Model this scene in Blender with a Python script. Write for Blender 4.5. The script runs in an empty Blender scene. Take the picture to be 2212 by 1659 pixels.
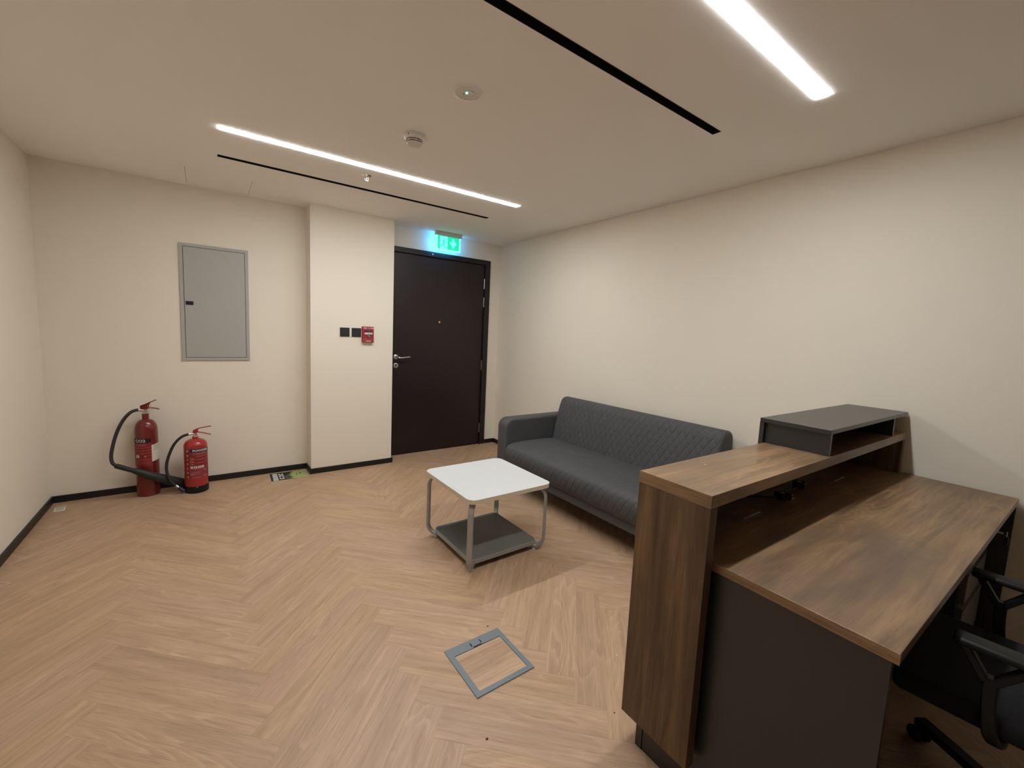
import bpy, bmesh, math, random
from mathutils import Vector, Matrix
random.seed(7)
PI = math.pi
S = bpy.context.scene
C = S.collection

# ------------------------------------------------------------------ camera, world, exposure
cam_d = bpy.data.cameras.new('camera')
cam_d.sensor_width = 36.0
cam_d.lens = 908.68 * 36.0 / 2212.0
cam_d.shift_x = -0.236 / 2212.0
cam_d.shift_y = -15.55 / 2212.0
cam_d.clip_start = 0.02
cam = bpy.data.objects.new('camera', cam_d)
cam.location = (-2.8703, -4.2881, 1.3669)
cam.rotation_euler = (math.radians(84.0188), math.radians(-2.5823), math.radians(-35.7670))
C.objects.link(cam)
S.camera = cam
W = bpy.data.worlds.new('world'); S.world = W; W.use_nodes = True
W.node_tree.nodes['Background'].inputs[0].default_value = (0.02, 0.02, 0.02, 1)
W.node_tree.nodes['Background'].inputs[1].default_value = 0.2
S.view_settings.view_transform = 'Standard'
S.view_settings.look = 'None'
S.view_settings.gamma = 1.0
S.view_settings.exposure = 0.0
S.view_settings.use_curve_mapping = False
LED_POWER = 89.0                 # radiance of the ceiling strip diffusers
LED_COL = (0.965, 0.985, 1.0)

# ------------------------------------------------------------------ room numbers (metres)
H = 2.394                        # ceiling
XL = -3.807                      # left wall
YF = -8.6                        # wall behind the camera
YP = -0.019                      # wall with the board
PX0, PX1, PY = -2.129, -1.384, -0.213   # pier
BB, BT = 0.048, 0.012            # skirting height, thickness

# ------------------------------------------------------------------ material helpers
def nt(name):
    m = bpy.data.materials.new(name); m.use_nodes = True
    n = m.node_tree.nodes; l = m.node_tree.links
    return m, n, l, n['Principled BSDF']

def plain(name, col, rough=0.5, metal=0.0, var=0.06, vscale=12.0, bump=0.0, bscale=200.0, spec=0.5, coat=0.0):
    m, n, l, b = nt(name)
    b.inputs['Roughness'].default_value = rough
    b.inputs['Metallic'].default_value = metal
    b.inputs['Specular IOR Level'].default_value = spec
    b.inputs['Coat Weight'].default_value = coat
    tc = n.new('ShaderNodeTexCoord')
    no = n.new('ShaderNodeTexNoise'); no.inputs['Scale'].default_value = vscale; no.inputs['Detail'].default_value = 1
    l.new(tc.outputs['Object'], no.inputs['Vector'])
    mx = n.new('ShaderNodeMix'); mx.data_type = 'RGBA'
    mx.inputs[6].default_value = tuple(c * (1 - var) for c in col) + (1,)
    mx.inputs[7].default_value = tuple(min(1, c * (1 + var)) for c in col) + (1,)
    l.new(no.outputs['Fac'], mx.inputs[0]); l.new(mx.outputs[2], b.inputs['Base Color'])
    if bump:
        n2 = n.new('ShaderNodeTexNoise'); n2.inputs['Scale'].default_value = bscale; n2.inputs['Detail'].default_value = 1
        l.new(tc.outputs['Object'], n2.inputs['Vector'])
        bp = n.new('ShaderNodeBump'); bp.inputs['Strength'].default_value = bump; bp.inputs['Distance'].default_value = 0.002
        l.new(n2.outputs['Fac'], bp.inputs['Height']); l.new(bp.outputs['Normal'], b.inputs['Normal'])
    return m

def emit(name, col, strength):
    m, n, l, b = nt(name)
    b.inputs['Base Color'].default_value = tuple(col) + (1,)
    b.inputs['Emission Color'].default_value = tuple(col) + (1,)
    b.inputs['Emission Strength'].default_value = strength
    return m

def math_node(n, l, op, a, bb):
    k = n.new('ShaderNodeMath'); k.operation = op
    for i, v in enumerate((a, bb)):
        if hasattr(v, 'links'): l.new(v, k.inputs[i])
        else: k.inputs[i].default_value = v
    return k.outputs[0]

def wood(name, axis, light, mid, dark, patch=0.0, patchcol=(0.1, 0.07, 0.05), rough=0.45, spec=0.5, rnd=0.0, tint=0.0, figure=0.5, scale=1.0, contrast=1.0, bump=0.15, knots=False, rings=15.0):
    """boards with long grain along the object's local axis (0=x 1=y 2=z)"""
    m, n, l, b = nt(name)
    tc = n.new('ShaderNodeTexCoord'); oi = n.new('ShaderNodeObjectInfo')
    sep = n.new('ShaderNodeSeparateXYZ'); l.new(tc.outputs['Object'], sep.inputs[0])
    others = [i for i in (0, 1, 2) if i != axis]
    u = sep.outputs[axis]; v = sep.outputs[others[0]]; w = sep.outputs[others[1]]
    ro = math_node(n, l, 'MULTIPLY', oi.outputs['Random'], 57.0)
    uu = math_node(n, l, 'ADD', u, ro)
    vv = math_node(n, l, 'ADD', v, math_node(n, l, 'MULTIPLY', w, 1.0))
    def vec(su, sv, sw=1.0):
        c = n.new('ShaderNodeCombineXYZ')
        l.new(math_node(n, l, 'MULTIPLY', uu, su * scale), c.inputs[0])
        l.new(math_node(n, l, 'MULTIPLY', vv, sv * scale), c.inputs[1])
        l.new(math_node(n, l, 'MULTIPLY', ro, sw), c.inputs[2])
        return c.outputs[0]
    def noise(vec_, sc, det=4, dist=0.0, ro_=0.55):
        k = n.new('ShaderNodeTexNoise'); k.inputs['Scale'].default_value = sc; k.inputs['Detail'].default_value = det
        k.inputs['Roughness'].default_value = ro_; k.inputs['Distortion'].default_value = dist
        l.new(vec_, k.inputs['Vector']); return k.outputs['Fac']
    def ramp(f, *stops):
        r = n.new('ShaderNodeValToRGB')
        while len(r.color_ramp.elements) < len(stops): r.color_ramp.elements.new(0.5)
        for e, (p, c) in zip(r.color_ramp.elements, stops):
            e.position = p; e.color = (tuple(c) + (1,)) if len(c) == 3 else c
        l.new(f, r.inputs[0]); return r.outputs[0]
    def mix(f, a, bb_, blend='MIX'):
        k = n.new('ShaderNodeMix'); k.data_type = 'RGBA'; k.blend_type = blend
        if hasattr(f, 'links'): l.new(f, k.inputs[0])
        else: k.inputs[0].default_value = f
        for i, q in ((6, a), (7, bb_)):
            if hasattr(q, 'links'): l.new(q, k.inputs[i])
            else: k.inputs[i].default_value = tuple(q) + (1,)
        return k.outputs[2]
    broad = noise(vec(1.3, 14.0), 1.6, 3, 0.5)
    col = ramp(broad, (0.34, dark), (0.5, mid), (0.66, light))
    # cathedral figure: contour lines of a stretched field, wrapped round a few knots
    field = noise(vec(1.1, 6.5), 1.0, 2, 0.35, 0.42)
    if knots:
        vo = n.new('ShaderNodeTexVoronoi'); vo.inputs['Scale'].default_value = 1.0
        l.new(vec(1.5, 3.6, 0.9), vo.inputs['Vector'])
        kd = math_node(n, l, 'MAXIMUM', math_node(n, l, 'SUBTRACT', 1.0, math_node(n, l, 'MULTIPLY', vo.outputs['Distance'], 2.6)), 0.0)
        k2 = math_node(n, l, 'MULTIPLY', kd, kd)
        field = math_node(n, l, 'ADD', field, math_node(n, l, 'MULTIPLY', k2, 0.45))
    wob = noise(vec(9.0, 60.0), 1.0, 1, 0.0)
    fw = math_node(n, l, 'ADD', math_node(n, l, 'MULTIPLY', field, rings), math_node(n, l, 'MULTIPLY', wob, 0.55))
    bands = math_node(n, l, 'FRACT', fw, 0.0)
    bl = ramp(bands, (0.0, (0.0, 0.0, 0.0)), (0.55, (0.25, 0.25, 0.25)), (0.86, (1, 1, 1)), (1.0, (0.0, 0.0, 0.0)))
    spot = ramp(noise(vec(0.9, 4.0, 1.7), 1.3, 2), (0.44, (0.12, 0.12, 0.12)), (0.60, (1, 1, 1)))
    fig = mix(1.0, bl, spot, 'MULTIPLY')
    bw = n.new('ShaderNodeRGBToBW'); l.new(fig, bw.inputs[0])
    hl = [min(1.0, c * 1.16) for c in light]
    col = mix(math_node(n, l, 'MULTIPLY', bw.outputs[0], figure), col, hl)
    # medium streaks and fine pores
    med = noise(vec(2.4, 85.0), 1.0, 2, 0.0, 0.6)
    mr = ramp(med, (0.30, (1 - 0.13 * contrast,) * 3), (0.5, (1, 1, 1)), (0.72, (1 + 0.08 * contrast,) * 3))
    col = mix(1.0, col, mr, 'MULTIPLY')
    fine = noise(vec(11.0, 340.0), 1.0, 2, 0.0, 0.6)
    fr = ramp(fine, (0.30, (1 - 0.30 * contrast,) * 3), (0.44, (1, 1, 1)), (0.75, (1 + 0.05 * contrast,) * 3))
    col = mix(1.0, col, fr, 'MULTIPLY')
    if knots:
        kk = ramp(vo.outputs['Distance'], (0.0, (1, 1, 1)), (0.05, (0.6, 0.6, 0.6)), (0.10, (0, 0, 0)))
        kb = n.new('ShaderNodeRGBToBW'); l.new(kk, kb.inputs[0])
        col = mix(math_node(n, l, 'MULTIPLY', kb.outputs[0], 0.55), col, [c * 0.45 for c in dark])
    if patch:
        pf = ramp(noise(vec(1.0, 2.6, 0.6), 1.7, 4, 0.6), (0.42, (0, 0, 0)), (0.66, (1, 1, 1)))
        pb = n.new('ShaderNodeRGBToBW'); l.new(pf, pb.inputs[0])
        col = mix(math_node(n, l, 'MULTIPLY', pb.outputs[0], patch), col, patchcol)
    if rnd:
        br = math_node(n, l, 'ADD', math_node(n, l, 'MULTIPLY', oi.outputs['Random'], 2 * rnd), 1 - rnd)
        cb = n.new('ShaderNodeCombineColor')
        l.new(br, cb.inputs[0]); l.new(br, cb.inputs[1])
        h2 = math_node(n, l, 'FRACT', math_node(n, l, 'MULTIPLY', oi.outputs['Random'], 13.7), 0.0)
        l.new(math_node(n, l, 'MULTIPLY', br, math_node(n, l, 'ADD', math_node(n, l, 'MULTIPLY', h2, 2 * tint), 1 - tint)), cb.inputs[2])
        col = mix(1.0, col, cb.outputs[0], 'MULTIPLY')
    l.new(col, b.inputs['Base Color'])
    b.inputs['Roughness'].default_value = rough
    b.inputs['Specular IOR Level'].default_value = spec
    bp = n.new('ShaderNodeBump'); bp.inputs['Strength'].default_value = bump; bp.inputs['Distance'].default_value = 0.001
    l.new(fine, bp.inputs['Height']); l.new(bp.outputs['Normal'], b.inputs['Normal'])
    return m

M = {}
M['wall'] = plain('wall_paint', (0.80, 0.73, 0.615), 0.85, var=0.012, vscale=3, spec=0.25)
M['ceiling'] = plain('ceiling_paint', (0.93, 0.90, 0.85), 0.9, var=0.012, vscale=2, spec=0.2)
M['skirting'] = plain('skirting_black', (0.006, 0.006, 0.007), 0.45, var=0.2)
FL, FM, FD = (0.480, 0.320, 0.203), (0.440, 0.289, 0.180), (0.398, 0.257, 0.158)
M['plank'] = wood('floor_oak', 0, FL, FM, FD, rough=0.48, rnd=0.04, tint=0.06, figure=0.7, contrast=0.75, bump=0.12)
M['subfloor'] = plain('subfloor', (0.28, 0.19, 0.12), 0.7)
DL, DM, DD = (0.32, 0.195, 0.100), (0.235, 0.138, 0.068), (0.150, 0.087, 0.043)
M['desk_x'] = wood('desk_oak_x', 0, DL, DM, DD, patch=0.75, patchcol=(0.105, 0.066, 0.043), rough=0.36, spec=0.7, figure=0.75, scale=0.9, contrast=1.15, knots=True)
M['desk_y'] = wood('desk_oak_y', 1, DL, DM, DD, patch=0.2, rough=0.45, figure=0.1)
M['desk_z_shaded'] = wood('desk_oak_z_shaded', 2, [DL[0] * 0.54, DL[1] * 0.50, DL[2] * 0.44], [DM[0] * 0.47, DM[1] * 0.44, DM[2] * 0.40], [DD[0] * 0.44, DD[1] * 0.41, DD[2] * 0.37], patch=0.55, patchcol=(0.070, 0.038, 0.020), rough=0.45, figure=0.5, scale=0.9, contrast=1.4, knots=True)  # same desk oak, end-panel shade darkened into its tones; patches are the wood's own
M['charcoal'] = plain('charcoal_board', (0.0155, 0.0165, 0.0168), 0.33, var=0.08, vscale=60, bump=0.05, bscale=400, spec=0.7)
M['sofa'] = plain('sofa_fabric', (0.066, 0.067, 0.070), 0.66, var=0.1, vscale=90, bump=0.2, bscale=900, spec=0.45)
M['white_lam'] = plain('white_laminate', (0.665, 0.68, 0.67), 0.35, var=0.01)
M['edge_band'] = plain('cream_edge_band', (0.62, 0.52, 0.38), 0.5, var=0.03)
M['grey_metal'] = plain('silver_grey_paint', (0.34, 0.34, 0.325), 0.38, metal=0.35, var=0.04)
M['shelf_grey'] = plain('grey_shelf', (0.125, 0.125, 0.117), 0.38, var=0.05)
M['foot'] = plain('grey_plastic', (0.45, 0.45, 0.43), 0.5)
M['board_grey'] = plain('board_grey_paint', (0.40, 0.385, 0.35), 0.5, var=0.02)
M['black'] = plain('black_plastic', (0.008, 0.008, 0.009), 0.5, var=0.2, spec=0.35)
M['black_soft'] = plain('black_rubber', (0.018, 0.018, 0.018), 0.6, var=0.2, bump=0.1, bscale=300)
M['black_matte'] = plain('black_matte', (0.004, 0.004, 0.006), 0.8, var=0.2)
M['switch'] = plain('anthracite_plate', (0.022, 0.021, 0.021), 0.4, var=0.1)
M['door'] = plain('dark_mahogany', (0.012, 0.0052, 0.0062), 0.42, var=0.35, vscale=5, bump=0.03, bscale=80)
M['door_frame'] = plain('dark_mahogany_frame', (0.009, 0.005, 0.006), 0.4, var=0.25)
M['steel'] = plain('brushed_steel', (0.62, 0.59, 0.54), 0.3, metal=1.0, var=0.05)
M['brass'] = plain('satin_brass', (0.62, 0.44, 0.2), 0.3, metal=1.0)
M['red_paint'] = plain('red_enamel', (0.155, 0.010, 0.009), 0.28, var=0.05, coat=0.4)
M['red_bright'] = plain('red_enamel_bright', (0.36, 0.020, 0.017), 0.28, var=0.05, coat=0.4)
M['red_plastic'] = plain('red_plastic', (0.33, 0.03, 0.04), 0.4)
M['red_dark'] = plain('red_plastic_dark', (0.09, 0.006, 0.008), 0.5)
M['navy'] = plain('navy_print', (0.006, 0.011, 0.05), 0.5)
M['white_print'] = plain('white_print', (0.72, 0.70, 0.68), 0.6, var=0.02)
M['pink_print'] = plain('pale_print_on_red', (0.42, 0.16, 0.15), 0.6, var=0.05)
M['label_red'] = plain('label_red', (0.22, 0.011, 0.013), 0.5)
M['paper'] = plain('paper', (0.66, 0.61, 0.52), 0.75, var=0.03)
M['ink'] = plain('grey_ink', (0.12, 0.11, 0.11), 0.7)
M['horn'] = plain('horn_black', (0.014, 0.016, 0.013), 0.55, var=0.15)
M['nozzle'] = plain('nozzle_dark_blue', (0.02, 0.022, 0.06), 0.45)
M['box_frame'] = plain('floor_box_grey', (0.165, 0.195, 0.215), 0.45, var=0.03)
M['white_plastic'] = plain('white_plastic', (0.74, 0.70, 0.62), 0.45, var=0.02)
M['white_disc'] = plain('white_disc', (0.76, 0.72, 0.66), 0.5, var=0.02)
M['chrome'] = plain('chrome', (0.75, 0.73, 0.7), 0.18, metal=1.0, var=0.03)
M['sign_body'] = plain('sign_housing', (0.52, 0.49, 0.48), 0.5)
M['led'] = emit('led_diffuser', LED_COL, LED_POWER)
M['sign_green'] = emit('sign_green', (0.005, 0.66, 0.33), 1.0)
M['sign_light'] = emit('sign_light', (0.16, 0.92, 0.95), 1.1)
M['sign_rim'] = emit('sign_rim', (0.22, 0.80, 1.0), 1.6)
M['led_green'] = emit('led_green', (0.35, 1.0, 0.72), 1.3)
M['leaf_dark'] = plain('leaflet_black', (0.018, 0.019, 0.018), 0.4)
M['leaf_grey'] = plain('leaflet_grey', (0.05, 0.052, 0.045), 0.4)
M['leaf_green'] = plain('leaflet_green', (0.36, 0.42, 0.15), 0.4, var=0.25, vscale=18)
M['leaf_green2'] = plain('leaflet_green_dark', (0.12, 0.16, 0.05), 0.4)
M['crumb'] = plain('crumb_brown', (0.06, 0.02, 0.012), 0.8)
M['crumb_w'] = plain('crumb_white', (0.75, 0.7, 0.6), 0.8)
M['mesh_black'] = plain('chair_fabric', (0.003, 0.003, 0.005), 0.85, var=0.2, bump=0.2, bscale=500)
M['chair_grey'] = plain('chair_arm_pad', (0.012, 0.0125, 0.012), 0.5, var=0.1, spec=0.25)
M['ped_grey'] = plain('pedestal_grey', (0.13, 0.125, 0.115), 0.5)

# ------------------------------------------------------------------ mesh helpers
def BM(): return bmesh.new()

def bx(bm, x0, x1, y0, y1, z0, z1):
    vs = [bm.verts.new(p) for p in ((x0, y0, z0), (x1, y0, z0), (x1, y1, z0), (x0, y1, z0), (x0, y0, z1), (x1, y0, z1), (x1, y1, z1), (x0, y1, z1))]
    for f in ((3, 2, 1, 0), (4, 5, 6, 7), (0, 1, 5, 4), (1, 2, 6, 5), (2, 3, 7, 6), (3, 0, 4, 7)):
        bm.faces.new([vs[i] for i in f])
    return bm

def bevel(bm, w, seg=2):
    bmesh.ops.remove_doubles(bm, verts=bm.verts, dist=1e-6)
    es = [e for e in bm.edges if len(e.link_faces) == 2 and e.calc_face_angle(0) > 0.6]
    bmesh.ops.bevel(bm, geom=es, offset=w, segments=seg, profile=0.5, affect='EDGES')
    return bm

def box(x0, x1, y0, y1, z0, z1, bv=0.0, seg=2):
    bm = bx(BM(), min(x0, x1), max(x0, x1), min(y0, y1), max(y0, y1), min(z0, z1), max(z0, z1))
    if bv: bevel(bm, bv, seg)
    return bm

def prism(bm, pts, z0, z1):
    a = [bm.verts.new((p[0], p[1], z0)) for p in pts]; b = [bm.verts.new((p[0], p[1], z1)) for p in pts]
    k = len(pts)
    bm.faces.new(list(reversed(a))); bm.faces.new(b)
    for i in range(k): bm.faces.new((a[i], a[(i + 1) % k], b[(i + 1) % k], b[i]))
    return bm

def prism_y(bm, pts, y0, y1):
    """outline in (x, z), extruded along y"""
    a = [bm.verts.new((p[0], y0, p[1])) for p in pts]; b = [bm.verts.new((p[0], y1, p[1])) for p in pts]
    k = len(pts)
    bm.faces.new(a); bm.faces.new(list(reversed(b)))
    for i in range(k): bm.faces.new((a[(i + 1) % k], a[i], b[i], b[(i + 1) % k]))
    bmesh.ops.recalc_face_normals(bm, faces=bm.faces)
    return bm

def lathe(bm, prof, n=32, cx=0.0, cy=0.0, axis='z'):
    """prof: (r, z) list, spun about z"""
    rings = []
    for r, z in prof:
        if r < 1e-6: rings.append([bm.verts.new((cx, cy, z))])
        else: rings.append([bm.verts.new((cx + r * math.cos(2 * PI * i / n), cy + r * math.sin(2 * PI * i / n), z)) for i in range(n)])
    for a, b in zip(rings, rings[1:]):
        for i in range(n):
            j = (i + 1) % n
            if len(a) == 1 and len(b) == 1: continue
            if len(a) == 1: bm.faces.new((a[0], b[i], b[j]))
            elif len(b) == 1: bm.faces.new((a[i], a[j], b[0]))
            else: bm.faces.new((a[i], a[j], b[j], b[i]))
    for rg, rev in ((rings[0], True), (rings[-1], False)):
        if len(rg) > 1: bm.faces.new(list(reversed(rg)) if rev else rg)
    bmesh.ops.recalc_face_normals(bm, faces=bm.faces)
    return bm

def catmull(pts, k=8):
    pts = [Vector(p) for p in pts]; out = []
    for i in range(len(pts) - 1):
        p0 = pts[max(i - 1, 0)]; p1 = pts[i]; p2 = pts[i + 1]; p3 = pts[min(i + 2, len(pts) - 1)]
        for j in range(k):
            t = j / k
            out.append(0.5 * ((2 * p1) + (p2 - p0) * t + (2 * p0 - 5 * p1 + 4 * p2 - p3) * t * t + (3 * p1 - p0 - 3 * p2 + p3) * t ** 3))
    out.append(pts[-1]); return out

def tube(bm, pts, r, n=12, sect=None):
    """r number or list; sect: (half_w, half_t, up) for flat bar sections"""
    pts = [Vector(p) for p in pts]; rings = []
    up = Vector((0, 0, 1)); prev = None
    for i, p in enumerate(pts):
        t = (pts[min(i + 1, len(pts) - 1)] - pts[max(i - 1, 0)]).normalized()
        if sect:
            side = Vector(sect[2]).normalized(); nrm = t.cross(side).normalized()
            hw, ht = sect[0], sect[1]; c = min(hw, ht) * 0.35
            lst = [(hw - c, ht), (-hw + c, ht), (-hw, ht - c), (-hw, -ht + c), (-hw + c, -ht), (hw - c, -ht), (hw, -ht + c), (hw, ht - c)]
            rings.append([bm.verts.new(p + side * a + nrm * b) for a, b in lst])
        else:
            if prev is None:
                a = up if abs(t.dot(up)) < 0.9 else Vector((1, 0, 0))
                prev = (a - t * a.dot(t)).normalized()
            else: prev = (prev - t * prev.dot(t)).normalized()
            bn = t.cross(prev); rr = r[i] if isinstance(r, (list, tuple)) else r
            rings.append([bm.verts.new(p + (prev * math.cos(2 * PI * k / n) + bn * math.sin(2 * PI * k / n)) * rr) for k in range(n)])
    k = len(rings[0])
    for a, b in zip(rings, rings[1:]):
        for i in range(k): bm.faces.new((a[i], a[(i + 1) % k], b[(i + 1) % k], b[i]))
    bm.faces.new(list(reversed(rings[0]))); bm.faces.new(rings[-1])
    bmesh.ops.recalc_face_normals(bm, faces=bm.faces)
    return bm

def obj(name, bm, mat, parent=None, loc=(0, 0, 0), rot=(0, 0, 0), smooth=False, label=None):
    me = bpy.data.meshes.new(name); bm.to_mesh(me); bm.free()
    me.materials.append(M[mat] if isinstance(mat, str) else mat)
    if smooth:
        for p in me.polygons: p.use_smooth = True
        try: me.set_sharp_from_angle(angle=math.radians(40))
        except Exception: pass
    o = bpy.data.objects.new(name, me); C.objects.link(o)
    o.location = loc; o.rotation_euler = rot
    if parent: o.parent = parent
    if label: o['label'] = label
    return o

def tag(o, label, cat, group=None, kind=None):
    o['label'] = label; o['category'] = cat
    if group: o['group'] = group
    if kind: o['kind'] = kind
    return o

def thing(name, label, cat, loc=(0, 0, 0), rz=0.0, group=None, kind=None):
    o = bpy.data.objects.new(name, None); C.objects.link(o)
    o.empty_display_size = 0.1
    o.location = loc; o.rotation_euler = (0, 0, rz)
    return tag(o, label, cat, group, kind)

def struct(name, bm, mat, label, parent=None):
    o = obj(name, bm, mat, parent)
    o['kind'] = 'structure'; o['label'] = label
    return o

def text_bm(txt, size, extr=0.0, space=1.0):
    """flat lettering in the xy plane, centred, as a bmesh"""
    cu = bpy.data.curves.new('lettering', 'FONT'); cu.body = txt; cu.size = size; cu.extrude = extr
    cu.align_x = 'CENTER'; cu.align_y = 'CENTER'; cu.space_character = space; cu.resolution_u = 3; cu.offset = size * 0.022
    o = bpy.data.objects.new('lettering', cu); C.objects.link(o)
    bpy.context.view_layer.update()
    dg = bpy.context.evaluated_depsgraph_get()
    me = bpy.data.meshes.new_from_object(o.evaluated_get(dg))
    bm = BM(); bm.from_mesh(me)
    bpy.data.objects.remove(o); bpy.data.curves.remove(cu); bpy.data.meshes.remove(me)
    return bm

def fit(bm, w, h):
    xs = [v.co.x for v in bm.verts]; ys = [v.co.y for v in bm.verts]
    cx, cy = (max(xs) + min(xs)) / 2, (max(ys) + min(ys)) / 2
    sx, sy = w / max(1e-6, max(xs) - min(xs)), h / max(1e-6, max(ys) - min(ys))
    for v in bm.verts: v.co.x = (v.co.x - cx) * sx; v.co.y = (v.co.y - cy) * sy
    return bm

def to_front(bm, cx, y, cz):
    """lay lettering (x,y) on a wall facing -y"""
    for v in bm.verts: v.co = Vector((cx + v.co.x, y - v.co.z, cz + v.co.y))
    return bm

def wrap(bm, r, a0, z0):
    """bend (x along arc, y up) onto a cylinder about z; a0 angle of x = 0"""
    for v in bm.verts:
        a = a0 + v.co.x / r; rr = r + v.co.z
        v.co = Vector((rr * math.cos(a), rr * math.sin(a), z0 + v.co.y))
    return bm

def patch(w0, w1, h0, h1, n=10):
    bm = BM(); a = []
    for i in range(n + 1):
        x = w0 + (w1 - w0) * i / n
        a.append((bm.verts.new((x, h0, 0)), bm.verts.new((x, h1, 0))))
    for p, q in zip(a, a[1:]): bm.faces.new((p[0], q[0], q[1], p[1]))
    return bm

# ================================================================== STRUCTURE
# ---- ceiling with recesses
L1 = (-2.7956, -0.7816, -1.4325, -1.3695)
S1 = (-2.7912, -0.7722, -0.9405, -0.8955)
S2 = (-2.8206, -0.8016, -3.0947, -3.0500)
L2 = (-2.7889, -0.7749, -3.5430, -3.4840)
HT = (-2.968, -2.572, -0.510, -0.090)
g = 0.0022
holes = [L1, S1, S2, L2, (HT[0] - g, HT[1] + g, HT[2] - g, HT[3] + g)]
xs = sorted({XL - 0.1, 0.1} | {h[0] for h in holes} | {h[1] for h in holes})
ys = sorted({YF - 0.1, 0.15} | {h[2] for h in holes} | {h[3] for h in holes})
bm = BM(); cache = {}
def cv(x, y):
    if (x, y) not in cache: cache[(x, y)] = bm.verts.new((x, y, H))
    return cache[(x, y)]
for i in range(len(xs) - 1):
    for j in range(len(ys) - 1):
        mx_, my_ = (xs[i] + xs[i + 1]) / 2, (ys[j] + ys[j + 1]) / 2
        if any(h[0] < mx_ < h[1] and h[2] < my_ < h[3] for h in holes): continue
        bm.faces.new((cv(xs[i], ys[j]), cv(xs[i], ys[j + 1]), cv(xs[i + 1], ys[j + 1]), cv(xs[i + 1], ys[j])))
r = bmesh.ops.extrude_face_region(bm, geom=bm.faces[:])
for v in r['geom']:
    if isinstance(v, bmesh.types.BMVert): v.co.z += 0.06
bmesh.ops.recalc_face_normals(bm, faces=bm.faces)
ceiling = struct('ceiling', bm, 'ceiling', 'plain off-white plasterboard ceiling with recessed strips')
hp = obj('access_panel', box(HT[0], HT[1], HT[2], HT[3], H + 0.0004, H + 0.02), 'ceiling', ceiling, label='flush access panel in the ceiling')
obj('access_panel_backing', box(HT[0] - 0.004, HT[1] + 0.004, HT[2] - 0.004, HT[3] + 0.004, H + 0.021, H + 0.03), 'ceiling', ceiling)

# ---- walls
def wallbox(x0, x1, y0, y1, z0=0.0, z1=H): return box(x0, x1, y0, y1, z0, z1)
struct('wall_right', wallbox(0, 0.1, YF, 0.15), 'wall', 'cream painted wall behind the sofa and desk')
struct('wall_left', wallbox(XL - 0.1, XL, YF, 0.15), 'wall', 'cream painted wall at the left edge')
M['dimming_wall'] = plain('unseen_wall_darkened', (0.06, 0.06, 0.06), 0.5)  # invented dark tone for the unseen rear wall, to weaken bounced light
struct('wall_front', wallbox(XL, 0, YF - 0.1, YF), 'dimming_wall', 'unseen wall behind the viewer, toned dark to cut bounced light')
DX0, DX1, DZ = -1.380, -0.1464, 2.1885      # door frame outer
bm = BM()
bx(bm, XL, PX0, YP, 0.15, 0, H)
bx(bm, PX0, DX0, 0.0, 0.15, 0, H)
bx(bm, DX0, DX1, 0.0, 0.15, DZ, H)
bx(bm, DX1, 0.0, 0.0, 0.15, 0, H)
struct('wall_back', bm, 'wall', 'cream painted back wall around the dark door')
struct('wall_pier', wallbox(PX0, PX1, PY, 0.0), 'wall', 'shallow cream pier standing out beside the door')

# ---- skirting
def skirt(name, segs, label):
    bm = BM()
    for s in segs: bx(bm, *s, 0, BB)
    return struct(name, bm, 'skirting', label)
skirt('baseboard_left', [(XL, XL + BT, YF, YP - BT)], 'black skirting along the left wall')
skirt('baseboard_back', [(XL, PX0, YP - BT, YP)], 'black skirting under the electrical board')
skirt('baseboard_pier', [(PX0 - BT, PX1 + BT, PY - BT, PY), (PX0 - BT, PX0, PY, YP - BT), (PX1, PX1 + BT, PY, -0.026)], 'black skirting wrapping the pier')
skirt('baseboard_door', [(DX1 + 0.001, 0, -BT, 0)], 'short black skirting right of the door')
skirt('baseboard_right', [(-BT, 0, YF, -BT)], 'black skirting along the sofa wall')

# ---- floor of herringbone planks
floor = struct('floor', box(XL - 0.1, 0.1, YF - 0.1, 0.15, -0.05, -0.0062), 'subfloor', 'light oak herringbone plank floor')
PW = 0.1174; PL = 6 * PW
def plank_mesh(poly):
    """poly in local coords, top at z=0; narrow chamfer round the top"""
    bm = BM(); k = len(poly)
    cx = sum(p[0] for p in poly) / k; cy = sum(p[1] for p in poly) / k
    def inset(d):
        out = []
        for i in range(k):
            p0, p1, p2 = Vector(poly[i - 1]), Vector(poly[i]), Vector(poly[(i + 1) % k])
            e1 = (p1 - p0).normalized(); e2 = (p2 - p1).normalized()
            n1 = Vector((-e1.y, e1.x)); n2 = Vector((-e2.y, e2.x))
            den = 1 + n1.dot(n2)
            out.append(p1 + (n1 + n2) * (d / max(den, 0.3)))
        return out
    lo = [bm.verts.new((p.x, p.y, -0.006)) for p in inset(0.00008)]
    mi = [bm.verts.new((p.x, p.y, -0.0003)) for p in inset(0.00008)]
    hi = [bm.verts.new((p.x, p.y, 0.0)) for p in inset(0.0005)]
    for a, b in ((lo, mi), (mi, hi)):
        for i in range(k): bm.faces.new((a[i], a[(i + 1) % k], b[(i + 1) % k], b[i]))
    bm.faces.new(hi)
    return bm
def clip(poly, nx, ny, c):
    out = []
    for i in range(len(poly)):
        p, q = poly[i], poly[(i + 1) % len(poly)]
        dp, dq = nx * p[0] + ny * p[1] - c, nx * q[0] + ny * q[1] - c
        if dp <= 0: out.append(p)
        if dp * dq < 0:
            t = dp / (dp - dq); out.append((p[0] + (q[0] - p[0]) * t, p[1] + (q[1] - p[1]) * t))
    return out
full = [(0, 0), (PL, 0), (PL, PW), (0, PW)]
pm = None; npl = 0
YC = -4.62
c45 = math.sqrt(0.5)
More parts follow.
